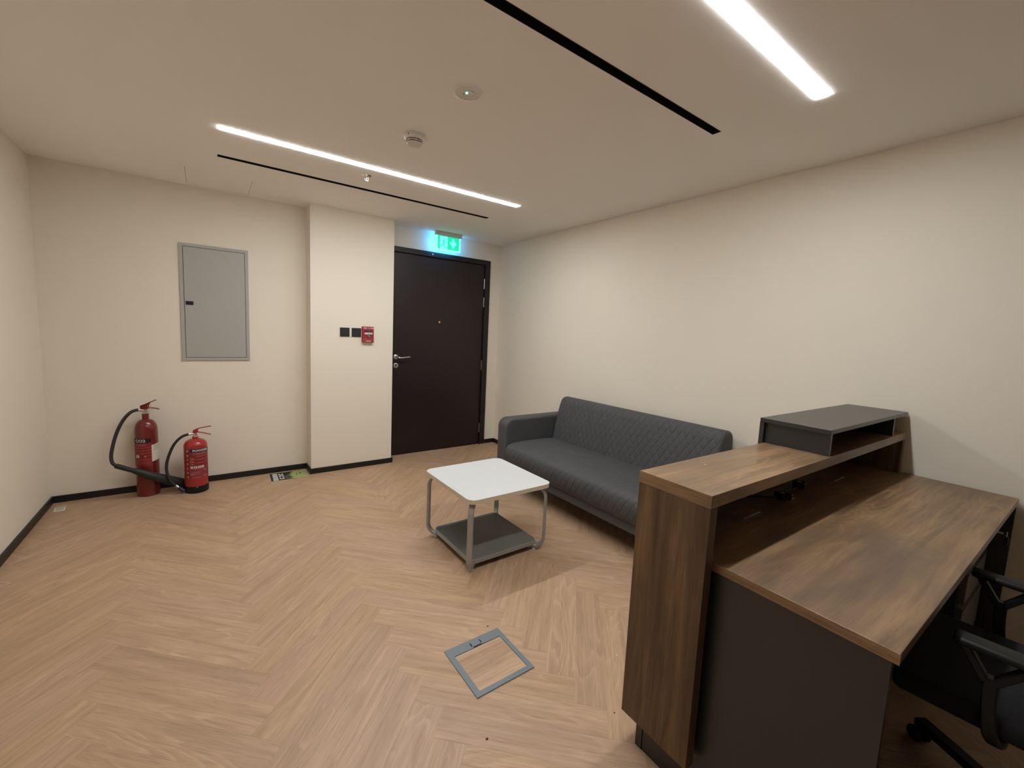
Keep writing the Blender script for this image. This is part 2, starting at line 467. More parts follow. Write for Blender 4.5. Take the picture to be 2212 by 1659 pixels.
# one plank of the rising family has its right corner at (-2.204, -2.878)
OX, OY = -2.204 - PL * c45, -2.878 - PL * c45
for i in range(-5, 7):
    for k in range(-45, 46):
        for fam in (0, 1):
            # unrotated herringbone lattice, then rotated by 45 degrees
            px, py = k * PW + i * PL, k * PW - i * PL
            if fam == 0: ox, oy, ang = px, py, PI / 4
            else: ox, oy, ang = px + PL + PW, py + PW - PL, PI / 4 + PI / 2
            wx, wy = OX + (ox - oy) * c45, OY + (ox + oy) * c45
            ca, sa = math.cos(ang), math.sin(ang)
            wp = [(wx + ca * a - sa * b, wy + sa * a + ca * b) for a, b in full]
            cl = wp
            for nx_, ny_, cc in ((1, 0, 0.0), (-1, 0, -XL), (0, 1, 0.0), (0, -1, -YC)):
                if cl: cl = clip(cl, nx_, ny_, cc)
            if len(cl) < 3: continue
            area = 0.5 * abs(sum(cl[a][0] * cl[(a + 1) % len(cl)][1] - cl[(a + 1) % len(cl)][0] * cl[a][1] for a in range(len(cl))))
            if area < 0.0004: continue
            if area > PL * PW - 1e-6:
                if pm is None:
                    o = obj('plank', plank_mesh(full), 'plank', floor); pm = o.data
                else:
                    o = bpy.data.objects.new('plank', pm); C.objects.link(o); o.parent = floor
            else:
                loc_ = [((x - wx) * ca + (y - wy) * sa, -(x - wx) * sa + (y - wy) * ca) for x, y in cl]
                o = obj('plank', plank_mesh(loc_), 'plank', floor)
            o.location = (wx, wy, 0); o.rotation_euler = (0, 0, ang); npl += 1
# plain continuation of the floor behind the viewer
obj('plain_floor_area', box(XL, 0, YF, YC - 0.001, -0.006, 0.0), 'plank', floor)
print('planks', npl)

# ---- door
door = bpy.data.objects.new('door_1', None); C.objects.link(door)
door.location = ((DX0 + DX1) / 2, 0, 0); door['kind'] = 'structure'; door['label'] = 'closed dark mahogany flush entrance door in a dark frame'
dx = (DX0 + DX1) / 2
def dpart(name, bm, mat, parent=None, smooth=False, label=None):
    for v in bm.verts: v.co.x -= dx
    return obj(name, bm, mat, parent or door, smooth=smooth, label=label)
FW = 0.070
LX0, LX1, LZ = DX0 + FW - 0.03, DX1 - FW, DZ - 0.055
bm = BM()
bx(bm, DX0 + 0.001, LX0 - 0.003, -0.018, 0.10, 0, DZ); bx(bm, LX1 + 0.004, DX1, -0.018, 0.10, 0, DZ); bx(bm, LX0 - 0.003, LX1 + 0.004, -0.018, 0.10, LZ + 0.004, DZ)
dpart('door_frame', bevel(bm, 0.002, 1), 'door_frame')
dpart('door_leaf', box(LX0, LX1, 0.004, 0.048, 0.006, LZ, 0.0015, 1), 'door')
dpart('frame_backing', box(LX0 - 0.003, LX1 + 0.004, 0.055, 0.10, 0, LZ + 0.004), 'door_frame')
for z0, z1 in ((1.862, 1.978), (1.655, 1.765), (0.905, 1.02), (0.146, 0.257)):
    hb = BM(); lathe(hb, [(0.0055, z0), (0.0055, z1)], 10, LX1 + 0.002, 0.0)
    dpart('hinge', hb, 'steel', smooth=True, label='slim steel hinge')
hz = 1.06
bm = lathe(BM(), [(0.026, 0), (0.026, 0.006), (0.022, 0.009), (0.0, 0.009)], 28)
for v in bm.verts: v.co = Vector((-1.271 + v.co.x, 0.004 - v.co.z, hz + v.co.y))
hd = dpart('door_handle', bm, 'steel', smooth=True, label='steel lever handle with round rose')
bm = tube(BM(), catmull([(-1.268, 0.002, hz), (-1.268, -0.035, hz), (-1.255, -0.052, hz - 0.004), (-1.22, -0.055, hz - 0.006), (-1.18, -0.055, hz - 0.001), (-1.135, -0.054, hz + 0.003)], 6), 0.0085, 12)
for v in bm.verts: v.co.x -= dx
obj('lever', bm, 'steel', hd, smooth=True)
bm = lathe(BM(), [(0.026, 0), (0.026, 0.005), (0.021, 0.007), (0.020, 0.005), (0.0, 0.005)], 28)
for v in bm.verts: v.co = Vector((-1.269 + v.co.x, 0.004 - v.co.z, 0.969 + v.co.y))
lk = dpart('lock_escutcheon', bm, 'steel', smooth=True, label='round steel lock plate')
bm = prism_y(BM(), [(-1.269 + 0.009 * math.cos(a), 0.974 + 0.009 * math.sin(a)) for a in [i * PI / 8 for i in range(16)]] , -0.0035, 0.001)
bx(bm, -1.273, -1.265, -0.0035, 0.001, 0.955, 0.972)
for v in bm.verts: v.co.x -= dx
obj('lock_cylinder', bm, 'ink', lk)
bm = lathe(BM(), [(0.011, 0), (0.011, 0.004), (0.007, 0.006), (0.006, 0.003), (0.0, 0.003)], 20)
for v in bm.verts: v.co = Vector((-0.778 + v.co.x, 0.004 - v.co.z, 1.447 + v.co.y))
dpart('peephole', bm, 'brass', smooth=True, label='small brass peephole')
dpart('door_contact', box(-0.893, -0.883, -0.0215, -0.0180, 2.158, 2.170), 'white_plastic')
dpart('door_contact', box(-0.470, -0.435, -0.0005, 0.004, 2.118, 2.128), 'black')
bm = BM(); lathe(bm, [(0.006, 0.0), (0.006, 0.028), (0.004, 0.03)], 10, -0.222, -0.02)
dpart('floor_stop', bm, 'black', smooth=True)

# ================================================================== CEILING FIXTURES
def led(name, h, label):
    t = thing(name, label, 'strip light', ((h[0] + h[1]) / 2, (h[2] + h[3]) / 2, H), group='recessed LED strips')
    lx, ly = (h[1] - h[0]) / 2, (h[3] - h[2]) / 2
    e = 0.0008
    b2 = BM()
    for s in (-1, 1):
        bx(b2, -lx + e, lx - e, s * (ly - 0.0025) - 0.0016, s * (ly - 0.0025) + 0.0016, 0.0, 0.052)
        bx(b2, s * (lx - 0.0025) - 0.0016, s * (lx - 0.0025) + 0.0016, -ly + 0.0042, ly - 0.0042, 0.0, 0.052)
    bx(b2, -lx + e, lx - e, -ly + e, ly - e, 0.0525, 0.058)
    obj('housing', b2, 'white_plastic', t)
    obj('diffuser', box(-lx + 0.005, lx - 0.005, -ly + 0.004, ly - 0.004, -0.0027, 0.01, 0.001, 1), 'led', t, label='glowing opal diffuser')
    return t
led('led_strip_light', L1, 'long glowing ceiling strip nearest the sprinkler, running toward the door')
led('led_strip_light', L2, 'glowing ceiling strip at the top right above the desk')

def slot(h, label, nbl):
    t = thing('air_slot_diffuser', label, 'air vent', ((h[0] + h[1]) / 2, (h[2] + h[3]) / 2, H), group='black air slots in the ceiling')
    lx, ly = (h[1] - h[0]) / 2, (h[3] - h[2]) / 2
    e = 0.0008
    b2 = BM()
    for s in (-1, 1):
        bx(b2, -lx + e, lx - e, s * (ly - 0.002) - 0.0012, s * (ly - 0.002) + 0.0012, -0.001, 0.054)
        bx(b2, s * (lx - 0.002) - 0.0012, s * (lx - 0.002) + 0.0012, -ly + 0.0035, ly - 0.0035, -0.001, 0.054)
    bx(b2, -lx + e, lx - e, -ly + e, ly - e, 0.0545, 0.058)
    obj('channel', b2, 'black_matte', t)
    obj('deflector_blade', box(-lx + 0.006, lx - 0.006, -0.004, 0.0, 0.016, 0.045), 'black_matte', t)
    return t
slot(S1, 'thin black ceiling slot between the sprinkler and the back wall', 1)
slot(S2, 'wide black ceiling slot running out of the top of the picture', 1)

# smoke detector
t = thing('smoke_detector', 'round cream smoke detector between the emergency light and the strip light', 'smoke detector', (-1.943, -2.026, H))
obj('base', lathe(BM(), [(0.056, 0.0), (0.057, -0.006), (0.053, -0.02), (0.046, -0.027), (0.0, -0.027)], 40), 'white_plastic', t, smooth=True)
obj('chamber', lathe(BM(), [(0.039, -0.027), (0.039, -0.044)], 40), 'black', t, smooth=True)
obj('ring', lathe(BM(), [(0.0405, -0.0315), (0.0425, -0.0315), (0.0425, -0.036), (0.0405, -0.036)], 40), 'white_plastic', t, smooth=True)
obj('cap', lathe(BM(), [(0.0, -0.041), (0.041, -0.041), (0.041, -0.045), (0.038, -0.048), (0.0, -0.0485)], 40), 'white_plastic', t, smooth=True)
for i in range(6):
    a = i * PI / 3 + 0.35
    b2 = box(0.038, 0.0415, -0.0015, 0.0015, -0.043, -0.027)
    obj('rib', b2, 'white_plastic', t, rot=(0, 0, a))
obj('indicator', lathe(BM(), [(0.0028, -0.001), (0.0028, 0.001)], 10), 'black', t, loc=(-0.046, -0.031, -0.0135), rot=(0, math.radians(70), math.radians(34)))
# sprinkler
t = thing('sprinkler_head', 'small chrome fire sprinkler hanging just beyond the long strip light', 'sprinkler', (-1.957, -1.231, H))
obj('escutcheon', lathe(BM(), [(0.031, 0.0), (0.031, -0.002), (0.022, -0.006), (0.02, -0.002), (0.0, -0.002)], 32), 'chrome', t, smooth=True)
obj('body', lathe(BM(), [(0.010, -0.002), (0.010, -0.014), (0.006, -0.016)], 16), 'chrome', t, smooth=True)
b2 = BM()
for s in (-1, 1):
    tube(b2, catmull([(s * 0.008, 0, -0.012), (s * 0.011, 0, -0.022), (s * 0.007, 0, -0.033), (0.0, 0, -0.038)], 4), 0.002, 8)
obj('frame_arm', b2, 'chrome', t, smooth=True)
obj('bulb', lathe(BM(), [(0.002, -0.014), (0.003, -0.024), (0.002, -0.036)], 10), 'white_plastic', t, smooth=True)
obj('deflector', lathe(BM(), [(0.0, -0.037), (0.012, -0.038), (0.012, -0.040), (0.0, -0.041)], 24), 'white_plastic', t, smooth=True)
# emergency downlight
t = thing('emergency_light', 'white round ceiling disc with a tiny green light', 'emergency light', (-1.930, -2.576, H))
obj('bezel', lathe(BM(), [(0.0655, 0.0), (0.0655, -0.004), (0.062, -0.0075), (0.054, -0.0085), (0.051, -0.006), (0.0, -0.006)], 48), 'white_disc', t, smooth=True)
obj('lens_ring', lathe(BM(), [(0.020, -0.0055), (0.020, -0.0085), (0.017, -0.0085), (0.017, -0.0064)], 32), 'white_disc', t, loc=(0.004, -0.006, 0), smooth=True)
obj('indicator_lens', lathe(BM(), [(0.0, -0.0145), (0.0045, -0.0125), (0.0055, -0.009), (0.0055, -0.006)], 14), 'led_green', t, loc=(-0.008, -0.004, 0), smooth=True, label='glowing green indicator')
for dx_, dy_ in ((-0.012, -0.006 + 0.022), (0.012, -0.024)):
    obj('test_hole', lathe(BM(), [(0.0025, -0.0058), (0.0025, -0.0070), (0.0, -0.0070)], 10), 'black', t, loc=(dx_, dy_, 0))

# exit sign
EX, EY = -0.755, -0.115
t = thing('exit_sign', 'glowing green running-man exit sign hanging from the ceiling above the door', 'exit sign', (EX, EY, H))
obj('housing', box(-0.153, 0.153, -0.022, 0.022, -0.042, -0.0005, 0.003, 2), 'sign_body', t)
pl = obj('sign_plate', box(-0.128, 0.128, -0.003, 0.003, -0.176, -0.043), 'sign_green', t, label='green lit plate')
b2 = BM()
for s in (-1, 1): bx(b2, s * 0.1345 - 0.0065, s * 0.1345 + 0.0065, -0.0045, 0.0045, -0.189, -0.043)
bx(b2, -0.128, 0.128, -0.0045, 0.0045, -0.189, -0.176)
bx(b2, -0.150, -0.141, -0.0045, 0.0045, -0.058, -0.043); bx(b2, 0.141, 0.150, -0.0045, 0.0045, -0.052, -0.043)
obj('light_guide', b2, 'sign_rim', t, label='cyan glowing acrylic rim')
def signpart(name, pts, mat, d=0.0):
    obj(name, prism_y(BM(), pts, -0.0042 - d, -0.0031), mat, pl)
signpart('doorway_panel', [(-0.101, -0.172), (-0.012, -0.172), (-0.012, -0.047), (-0.101, -0.047)], 'sign_light')
def limb(p, q, w):
    dx_, dz_ = q[0] - p[0], q[1] - p[1]; ln = math.hypot(dx_, dz_); ux, uz = -dz_ / ln * w, dx_ / ln * w
    return [(p[0] - ux, p[1] - uz), (q[0] - ux, q[1] - uz), (q[0] + ux, q[1] + uz), (p[0] + ux, p[1] + uz)]
b2 = BM()
prism_y(b2, [(-0.049 + 0.006 * math.cos(k * PI / 6), -0.071 + 0.006 * math.sin(k * PI / 6)) for k in range(12)], -0.0052, -0.0043)
for p, q, w in (((-0.053, -0.083), (-0.062, -0.117), 0.0055), ((-0.055, -0.085), (-0.033, -0.100), 0.003), ((-0.033, -0.1), (-0.016, -0.101), 0.003), ((-0.055, -0.084), (-0.079, -0.092), 0.003),
                ((-0.061, -0.114), (-0.046, -0.142), 0.0045), ((-0.046, -0.142), (-0.040, -0.166), 0.004), ((-0.063, -0.114), (-0.070, -0.138), 0.0045), ((-0.070, -0.138), (-0.099, -0.138), 0.004)):
    prism_y(b2, limb(p, q, w), -0.0052, -0.0043)
obj('running_man', b2, 'sign_green', pl)
ax = 0.055
signpart('arrow', [(ax - 0.014, -0.060), (ax + 0.014, -0.060), (ax + 0.014, -0.106), (ax + 0.032, -0.085), (ax + 0.042, -0.103), (ax, -0.160), (ax - 0.042, -0.103), (ax - 0.032, -0.085), (ax - 0.014, -0.106)], 'sign_light')
ld = bpy.data.lights.new('exit_sign_lamp', 'AREA'); ld.shape = 'RECTANGLE'; ld.size = 0.27; ld.size_y = 0.12
ld.energy = 1.5; ld.color = (0.05, 0.36, 1.0)
lo = bpy.data.objects.new('sign_lamp', ld); C.objects.link(lo); lo.parent = t
lo.location = (0, 0.007, -0.115); lo.rotation_euler = (math.radians(90), 0, 0)

# ================================================================== WALL ITEMS
# electrical board
t = thing('electrical_board', 'grey flush electrical distribution board with closed door on the cream wall', 'electrical board', (-2.8055, YP, 1.029))
px0, px1, pz0, pz1 = -0.2299, 0.2298, 0.0, 0.9218
ix0, ix1, iz0, iz1 = -3.009 + 2.8055, -2.602 + 2.8055, 0.025, 0.895
b2 = BM()
bx(b2, px0, ix0 - 0.003, -0.012, -0.0005, pz0, pz1); bx(b2, ix1 + 0.003, px1, -0.012, -0.0005, pz0, pz1)
bx(b2, ix0 - 0.003, ix1 + 0.003, -0.012, -0.0005, pz0, iz0 - 0.003); bx(b2, ix0 - 0.003, ix1 + 0.003, -0.012, -0.0005, iz1 + 0.003, pz1)
obj('frame', b2, 'board_grey', t)
obj('gap_lining', box(ix0 - 0.003, ix1 + 0.003, -0.002, -0.0005, iz0 - 0.003, iz1 + 0.003), 'black', t)
dr = obj('board_door', box(ix0, ix1, -0.0125, -0.003, iz0, iz1, 0.001, 1), 'board_grey', t)
obj('latch', box(-3.003 + 2.8055, -2.953 + 2.8055, -0.0165, -0.0126, 0.443, 0.472, 0.0015, 1), 'black', dr, label='black pull latch')

# switches
for x0, x1, lb in ((-1.882, -1.798, 'black square switch plate, left of the pair on the pier'), (-1.778, -1.694, 'black square switch plate beside the red fire alarm')):
    cx = (x0 + x1) / 2
    t = thing('switch_plate', lb, 'light switch', (cx, PY, 1.304), group='switch plates on the pier')
    obj('plate', box(-0.042, 0.042, -0.009, -0.0004, -0.041, 0.041, 0.002, 2), 'switch', t)
    obj('rocker', box(-0.034, 0.034, -0.0115, -0.0092, -0.033, 0.033, 0.001, 1), 'switch', t)

# fire alarm call point
t = thing('fire_alarm_pull_station', 'red fire alarm pull station with white T-handle on the pier', 'fire alarm', (-1.6345, PY, 1.2875))
bw, bh = 0.0525, 0.0755
obj('back_box', box(-bw, bw, -0.036, -0.0004, -bh + 0.004, bh, 0.003, 2), 'red_plastic', t)
obj('recess', box(-0.036, 0.037, -0.0385, -0.0362, 0.012, 0.040), 'red_dark', t)
hn = obj('pull_handle', box(-0.036, 0.037, -0.047, -0.0387, 0.001, 0.019, 0.002, 1), 'white_print', t, label='white pull bar')
b2 = to_front(fit(text_bm('PULL DOWN', 0.01), 0.058, 0.006), 0.0, -0.0474, 0.010)
obj('handle_lettering', b2, 'red_dark', hn)
b2 = lathe(BM(), [(0.012, 0), (0.012, 0.012), (0.010, 0.016), (0.0, 0.017)], 20)
for v in b2.verts: v.co = Vector((0.003 + v.co.x, -0.0362 - v.co.z, -0.016 + v.co.y))
obj('key_switch', b2, 'steel', t, smooth=True)
b2 = BM(); tube(b2, [(0.002 + 0.010 * math.cos(a), -0.040, 0.054 + 0.010 * math.sin(a)) for a in [i * PI / 8 for i in range(17)]], 0.0014, 6)
bx(b2, 0.001, 0.004, -0.050, -0.0475, 0.0, 0.043)
obj('key_ring', b2, 'steel', t)
obj('title_lettering', to_front(fit(text_bm('FIRE  ALARM', 0.02), 0.092, 0.011), 0.002, -0.0364, 0.060), 'white_print', t)
obj('rule', box(-0.036, 0.037, -0.0368, -0.0362, -0.046, -0.0435), 'pink_print', t)
obj('maker_strip', box(-0.020, 0.024, -0.0368, -0.0362, -0.064, -0.058), 'white_print', t)

# ================================================================== FIRE EXTINGUISHERS
def ring_text(parent, name, txt, w, h, r, a0, z, mat, lift=0.0012):
    b2 = fit(text_bm(txt, 0.02), w, h)
    for v in b2.verts: v.co.z = lift
    return obj(name, wrap(b2, r, a0, z), mat, parent)
def ring_patch(parent, name, a_from, a_to, z0, z1, r, mat, lift=0.0006, n=14):
    b2 = patch(a_from * r, a_to * r, z0, z1, n)
    for v in b2.verts: v.co.z = lift
    return obj(name, wrap(b2, r, 0.0, 0.0), mat, parent)
R_ = math.radians
# --- CO2
X0, Y0 = -3.266, -0.122
t = thing('fire_extinguisher', 'taller dark red CO2 fire extinguisher with long black horn', 'fire extinguisher', (X0, Y0, 0), group='fire extinguishers by the wall')
RC = 0.0695
prof = [(0.0, 0.004), (RC - 0.006, 0.0), (RC, 0.006), (RC, 0.50)]
for k in range(1, 9):
    a = k / 8 * PI / 2
    prof.append((0.021 + (RC - 0.021) * math.cos(a), 0.50 + 0.088 * math.sin(a)))
prof += [(0.021, 0.632), (0.0, 0.632)]
cyl = obj('cylinder', lathe(BM(), prof, 48), 'red_paint', t, smooth=True)
f0 = R_(-84.6)
ring_patch(cyl, 'title_band', f0 + R_(-88), f0 + R_(22), 0.418, 0.452, RC, 'black', 0.0006)
ring_text(cyl, 'title_lettering', 'CO2', 0.066, 0.021, RC, f0 + R_(-33), 0.435, 'white_print')
ring_patch(cyl, 'instruction_panel', f0 + R_(-88), f0 + R_(27), 0.238, 0.416, RC, 'label_red', 0.0004)
lines = [(-70, -2, .405, .0035), (-55, -8, .396, .002), (-78, -12, .380, .002), (-8, 22, .382, .0014), (-78, -12, .358, .0024), (-8, 24, .362, .0014), (-78, -12, .336, .0028), (-8, 24, .340, .0014), (-8, 25, .318, .0014),
         (-70, 20, .292, .0014), (-70, 18, .286, .0014), (-70, 24, .272, .0012), (-70, 24, .264, .0012), (-70, 20, .256, .0012), (-6, 26, .248, .0012)]
for a, b, z, hh in lines: ring_patch(cyl, 'print_line', f0 + R_(a), f0 + R_(b), z, z + hh, RC, 'pink_print', 0.0009, 8)
ring_patch(cyl, 'pictogram', f0 + R_(-62), f0 + R_(-40), .306, .326, RC, 'white_print', 0.0009, 4)
ring_patch(cyl, 'pictogram', f0 + R_(-54), f0 + R_(-48), .311, .322, RC, 'label_red', 0.0012, 3)
ring_patch(cyl, 'pictogram', f0 + R_(-14), f0 + R_(-4), .309, .320, RC, 'pink_print', 0.0009, 3)
b2 = patch(0, RC * R_(78), 0.270, 0.398, 14)
for v in b2.verts: v.co.z = 0.0015; v.co.y += 0.14 * v.co.x
tagp = obj('inspection_tag', wrap(b2, RC, f0 + R_(22), 0.0), 'paper', cyl, label='white paper inspection tag')
for z in (.392, .386, .380, .372, .364, .357):
    b2 = patch(RC * R_(10), RC * R_(58), z - 0.003, z - 0.0015, 8)
    for v in b2.verts: v.co.z = 0.0021; v.co.y += 0.14 * v.co.x
    obj('tag_line', wrap(b2, RC, f0 + R_(22), 0.0), 'ink', cyl)
b2 = lathe(BM(), [(0.017, 0.632), (0.017, 0.640), (0.013, 0.643), (0.013, 0.664), (0.0, 0.664)], 20)
vl = obj('valve', b2, 'steel', t, smooth=True)
b2 = BM(); tube(b2, [(0.0, 0, 0.652), (0.024, -0.002, 0.652)], 0.006, 10); tube(b2, [(0.0, 0, 0.656), (-0.042, -0.004, 0.662)], [0.010, 0.0095], 12)
obj('outlet', b2, 'steel', vl, smooth=True)
b2 = prism_y(BM(), [(-0.022, 0.664), (-0.030, 0.682), (-0.026, 0.692), (0.024, 0.717), (0.034, 0.716), (0.026, 0.700), (0.022, 0.684), (0.026, 0.676), (0.010, 0.664)], -0.009, 0.009)
obj('lever_block', b2, 'red_paint', t)
def lever(parent, name, pts, wid, mat, thick=0.003):
    b2 = tube(BM(), catmull(pts, 5), 0, sect=(wid, thick, (0, 1, 0))); return obj(name, b2, mat, parent, smooth=False)
lever(t, 'operating_lever', [(-0.028, 0, 0.690), (0.0, 0, 0.702), (0.030, 0, 0.717), (0.066, 0, 0.734)], 0.009, 'red_paint')
lever(t, 'carry_handle', [(-0.005, 0, 0.672), (0.030, 0, 0.673), (0.060, 0, 0.669), (0.083, 0, 0.660)], 0.010, 'red_paint')
b2 = BM(); tube(b2, [(0.026 + 0.010 * math.cos(a), -0.010, 0.690 + 0.012 * math.sin(a)) for a in [i * PI / 8 for i in range(17)]], 0.001, 6)
tube(b2, [(0.030 + 0.012 * math.cos(a), -0.011, 0.664 + 0.009 * math.sin(a)) for a in [i * PI / 8 for i in range(17)]], 0.001, 6)
obj('safety_pin', b2, 'brass', t)
hp_ = [(-3.306, -.125, .664), (-3.344, -.14, .652), (-3.383, -.15, .605), (-3.418, -.16, .53), (-3.444, -.175, .436), (-3.458, -.19, .345), (-3.451, -.205, .296), (-3.428, -.215, .272)]
b2 = tube(BM(), catmull([(p[0] - X0, p[1] - Y0, p[2]) for p in hp_], 6), 0.0112, 14)
obj('hose', b2, 'black_soft', t, smooth=True)
hh = [((-3.436, -.213, .276), .011), ((-3.432, -.214, .274), .0175), ((-3.40, -.222, .259), .0175), ((-3.36, -.230, .240), .0165), ((-3.34, -.2335, .231), .017), ((-3.322, -.2335, .222), .021), ((-3.315, -.2335, .2185), .022), ((-3.29, -.2335, .205), .0245), ((-3.252, -.2295, .178), .029), ((-3.15, -.190, .115), .034), ((-3.062, -.150, .057), .039), ((-3.040, -.139, .043), .0405)]
b2 = tube(BM(), [(p[0] - X0, p[1] - Y0, p[2]) for p, _ in hh], [q for _, q in hh], 20)
obj('discharge_horn', b2, 'horn', t, smooth=True, label='black discharge horn')
obj('horn_grip', lathe(BM(), [(0.0, 0.0), (0.009, 0.0), (0.007, 0.012), (0.0, 0.012)], 10), 'horn', t, loc=(-3.298 - X0, -.232 - Y0, .226))

# --- powder
X1, Y1 = -2.967, -0.206
t = thing('fire_extinguisher', 'shorter bright red powder fire extinguisher with black foot ring', 'fire extinguisher', (X1, Y1, 0), group='fire extinguishers by the wall')
RP = 0.0765
prof = [(0.0, 0.010), (RP - 0.004, 0.012), (RP, 0.04), (RP, 0.368)]
for k in range(1, 9):
    a = k / 8 * PI / 2
    prof.append((0.020 + (RP - 0.020) * math.cos(a), 0.368 + 0.056 * math.sin(a)))
prof += [(0.020, 0.440), (0.0, 0.440)]
cyl = obj('cylinder', lathe(BM(), prof, 48), 'red_bright', t, smooth=True)
obj('foot_ring', lathe(BM(), [(0.0, 0.0), (RP - 0.002, 0.0), (RP + 0.0025, 0.006), (RP + 0.0025, 0.054), (RP + 0.0004, 0.056)], 48), 'black', t, smooth=True)
f1 = R_(-88.6)
ring_patch(cyl, 'label_panel', f1 + R_(-50), f1 + R_(84), 0.122, 0.352, RP, 'label_red', 0.0004, 20)
ring_patch(cyl, 'title_band', f1 + R_(-29), f1 + R_(84), 0.328, 0.357, RP, 'navy', 0.0008, 20)
ring_text(cyl, 'title_lettering', 'POWDER', 0.108, 0.0165, RP, f1 + R_(26), 0.3425, 'white_print', 0.0014)
for k, ch in enumerate('WETPLUG'):
    wd = {'W': 0.016, 'L': 0.008}.get(ch, 0.010)
    ring_text(cyl, 'title_lettering', ch, wd, 0.0135, RP, f1 + R_(-42), 0.339 - k * 0.0338, 'white_print', 0.0012)
def frame_lines(parent, a, b, z0, z1, mat):
    for (p, q, u, v) in ((a, b, z0, z0 + .001), (a, b, z1 - .001, z1), (a, a + 0.8, z0, z1), (b - 0.8, b, z0, z1)):
        ring_patch(parent, 'print_frame', f1 + R_(p), f1 + R_(q), u, v, RP, mat, 0.0009, 10)
frame_lines(cyl, -50, 84, 0.122, 0.352, 'pink_print'); frame_lines(cyl, -29, 84, 0.123, 0.327, 'pink_print'); frame_lines(cyl, -28, -7, 0.222, 0.292, 'pink_print')
for a, b, z, hh_ in ((-14, 50, .318, .005), (-14, -5, .309, .002), (0, 72, .308, .003), (0, 45, .294, .003), (50, 76, .296, .002), (0, 45, .270, .003), (50, 76, .272, .002), (0, 45, .243, .003), (50, 76, .246, .002),
                     (-28, 60, .196, .003), (-10, 40, .190, .002), (-28, 30, .178, .002), (36, 56, .176, .008), (-28, 60, .170, .002), (-28, 20, .162, .004), (-20, 62, .154, .003), (-28, 50, .146, .0015), (-28, -8, .150, .008), (-22, 24, .130, .005), (32, 66, .131, .009)):
    ring_patch(cyl, 'print_line', f1 + R_(a), f1 + R_(b), z, z + hh_, RP, 'pink_print', 0.0010, 8)
for k in range(4): ring_patch(cyl, 'pictogram', f1 + R_(-27 + 17.5 * k), f1 + R_(-13 + 17.5 * k), .203, .219, RP, 'white_print', 0.0011, 4)
for k in range(4): ring_patch(cyl, 'pictogram', f1 + R_(-22 + 17.5 * k), f1 + R_(-17 + 17.5 * k), .207, .215, RP, 'label_red', 0.0014, 3)
for k, (a, b) in enumerate(((-22, -13), (-25, -12), (-24, -10))): ring_patch(cyl, 'pictogram', f1 + R_(a), f1 + R_(b), .230 + .021 * k, .240 + .021 * k, RP, 'pink_print', 0.0011, 4)
obj('foot_stud', lathe(BM(), [(0.0, 0.0), (0.003, 0.0), (0.0, 0.002)], 8), 'white_print', t, loc=(0.004, -RP - 0.0026, 0.050), rot=(PI / 2, 0, 0))
vl = obj('valve', lathe(BM(), [(0.013, 0.440), (0.013, 0.468), (0.0, 0.468)], 16), 'chrome', t, smooth=True)
b2 = lathe(BM(), [(0.0, 0.0), (0.012, 0.0), (0.012, 0.008), (0.0, 0.010)], 18)
for v in b2.verts: v.co = Vector((0.004 + v.co.x, -0.012 - v.co.z, 0.452 + v.co.y))
obj('pressure_gauge', b2, 'chrome', t, smooth=True, label='small chrome pressure gauge')
b2 = BM(); tube(b2, [(0.0, 0, 0.462), (-0.020, -0.002, 0.464), (-0.046, -0.004, 0.461)], [0.008, 0.009, 0.0095], 12)
obj('outlet', b2, 'chrome', vl, smooth=True)
b2 = BM(); prism_y(b2, [(-0.014, 0.468), (-0.014, 0.486), (0.008, 0.500), (0.022, 0.500), (0.020, 0.484), (0.012, 0.468)], -0.009, 0.009)
obj('lever_block', b2, 'red_bright', t)
lever(t, 'operating_lever', [(-0.012, 0, 0.487), (0.020, 0, 0.503), (0.060, 0, 0.510), (0.104, 0, 0.516)], 0.009, 'red_bright')
lever(t, 'carry_handle', [(0.004, 0, 0.478), (0.030, 0, 0.472), (0.070, 0, 0.459), (0.101, 0, 0.447)], 0.009, 'red_bright')
hp_ = [(-3.008, -.21, .463), (-3.052, -.21, .446), (-3.098, -.21, .393), (-3.131, -.212, .313), (-3.148, -.216, .235), (-3.144, -.222, .161), (-3.124, -.228, .109), (-3.094, -.234, .068)]
b2 = tube(BM(), catmull([(p[0] - X1, p[1] - Y1, p[2]) for p in hp_], 6), 0.0098, 14)
obj('hose', b2, 'black_soft', t, smooth=True)
b2 = tube(BM(), [(-3.097 - X1, -.2335 - Y1, .071), (-3.080 - X1, -.237 - Y1, .055)], 0.0107, 12)
obj('hose_ferrule', b2, 'steel', t, smooth=True)
b2 = tube(BM(), [(-3.081 - X1, -.237 - Y1, .056), (-3.070 - X1, -.239 - Y1, .044), (-3.048 - X1, -.242 - Y1, .022)], [0.010, 0.013, 0.015], 12)
obj('nozzle', b2, 'nozzle', t, smooth=True)

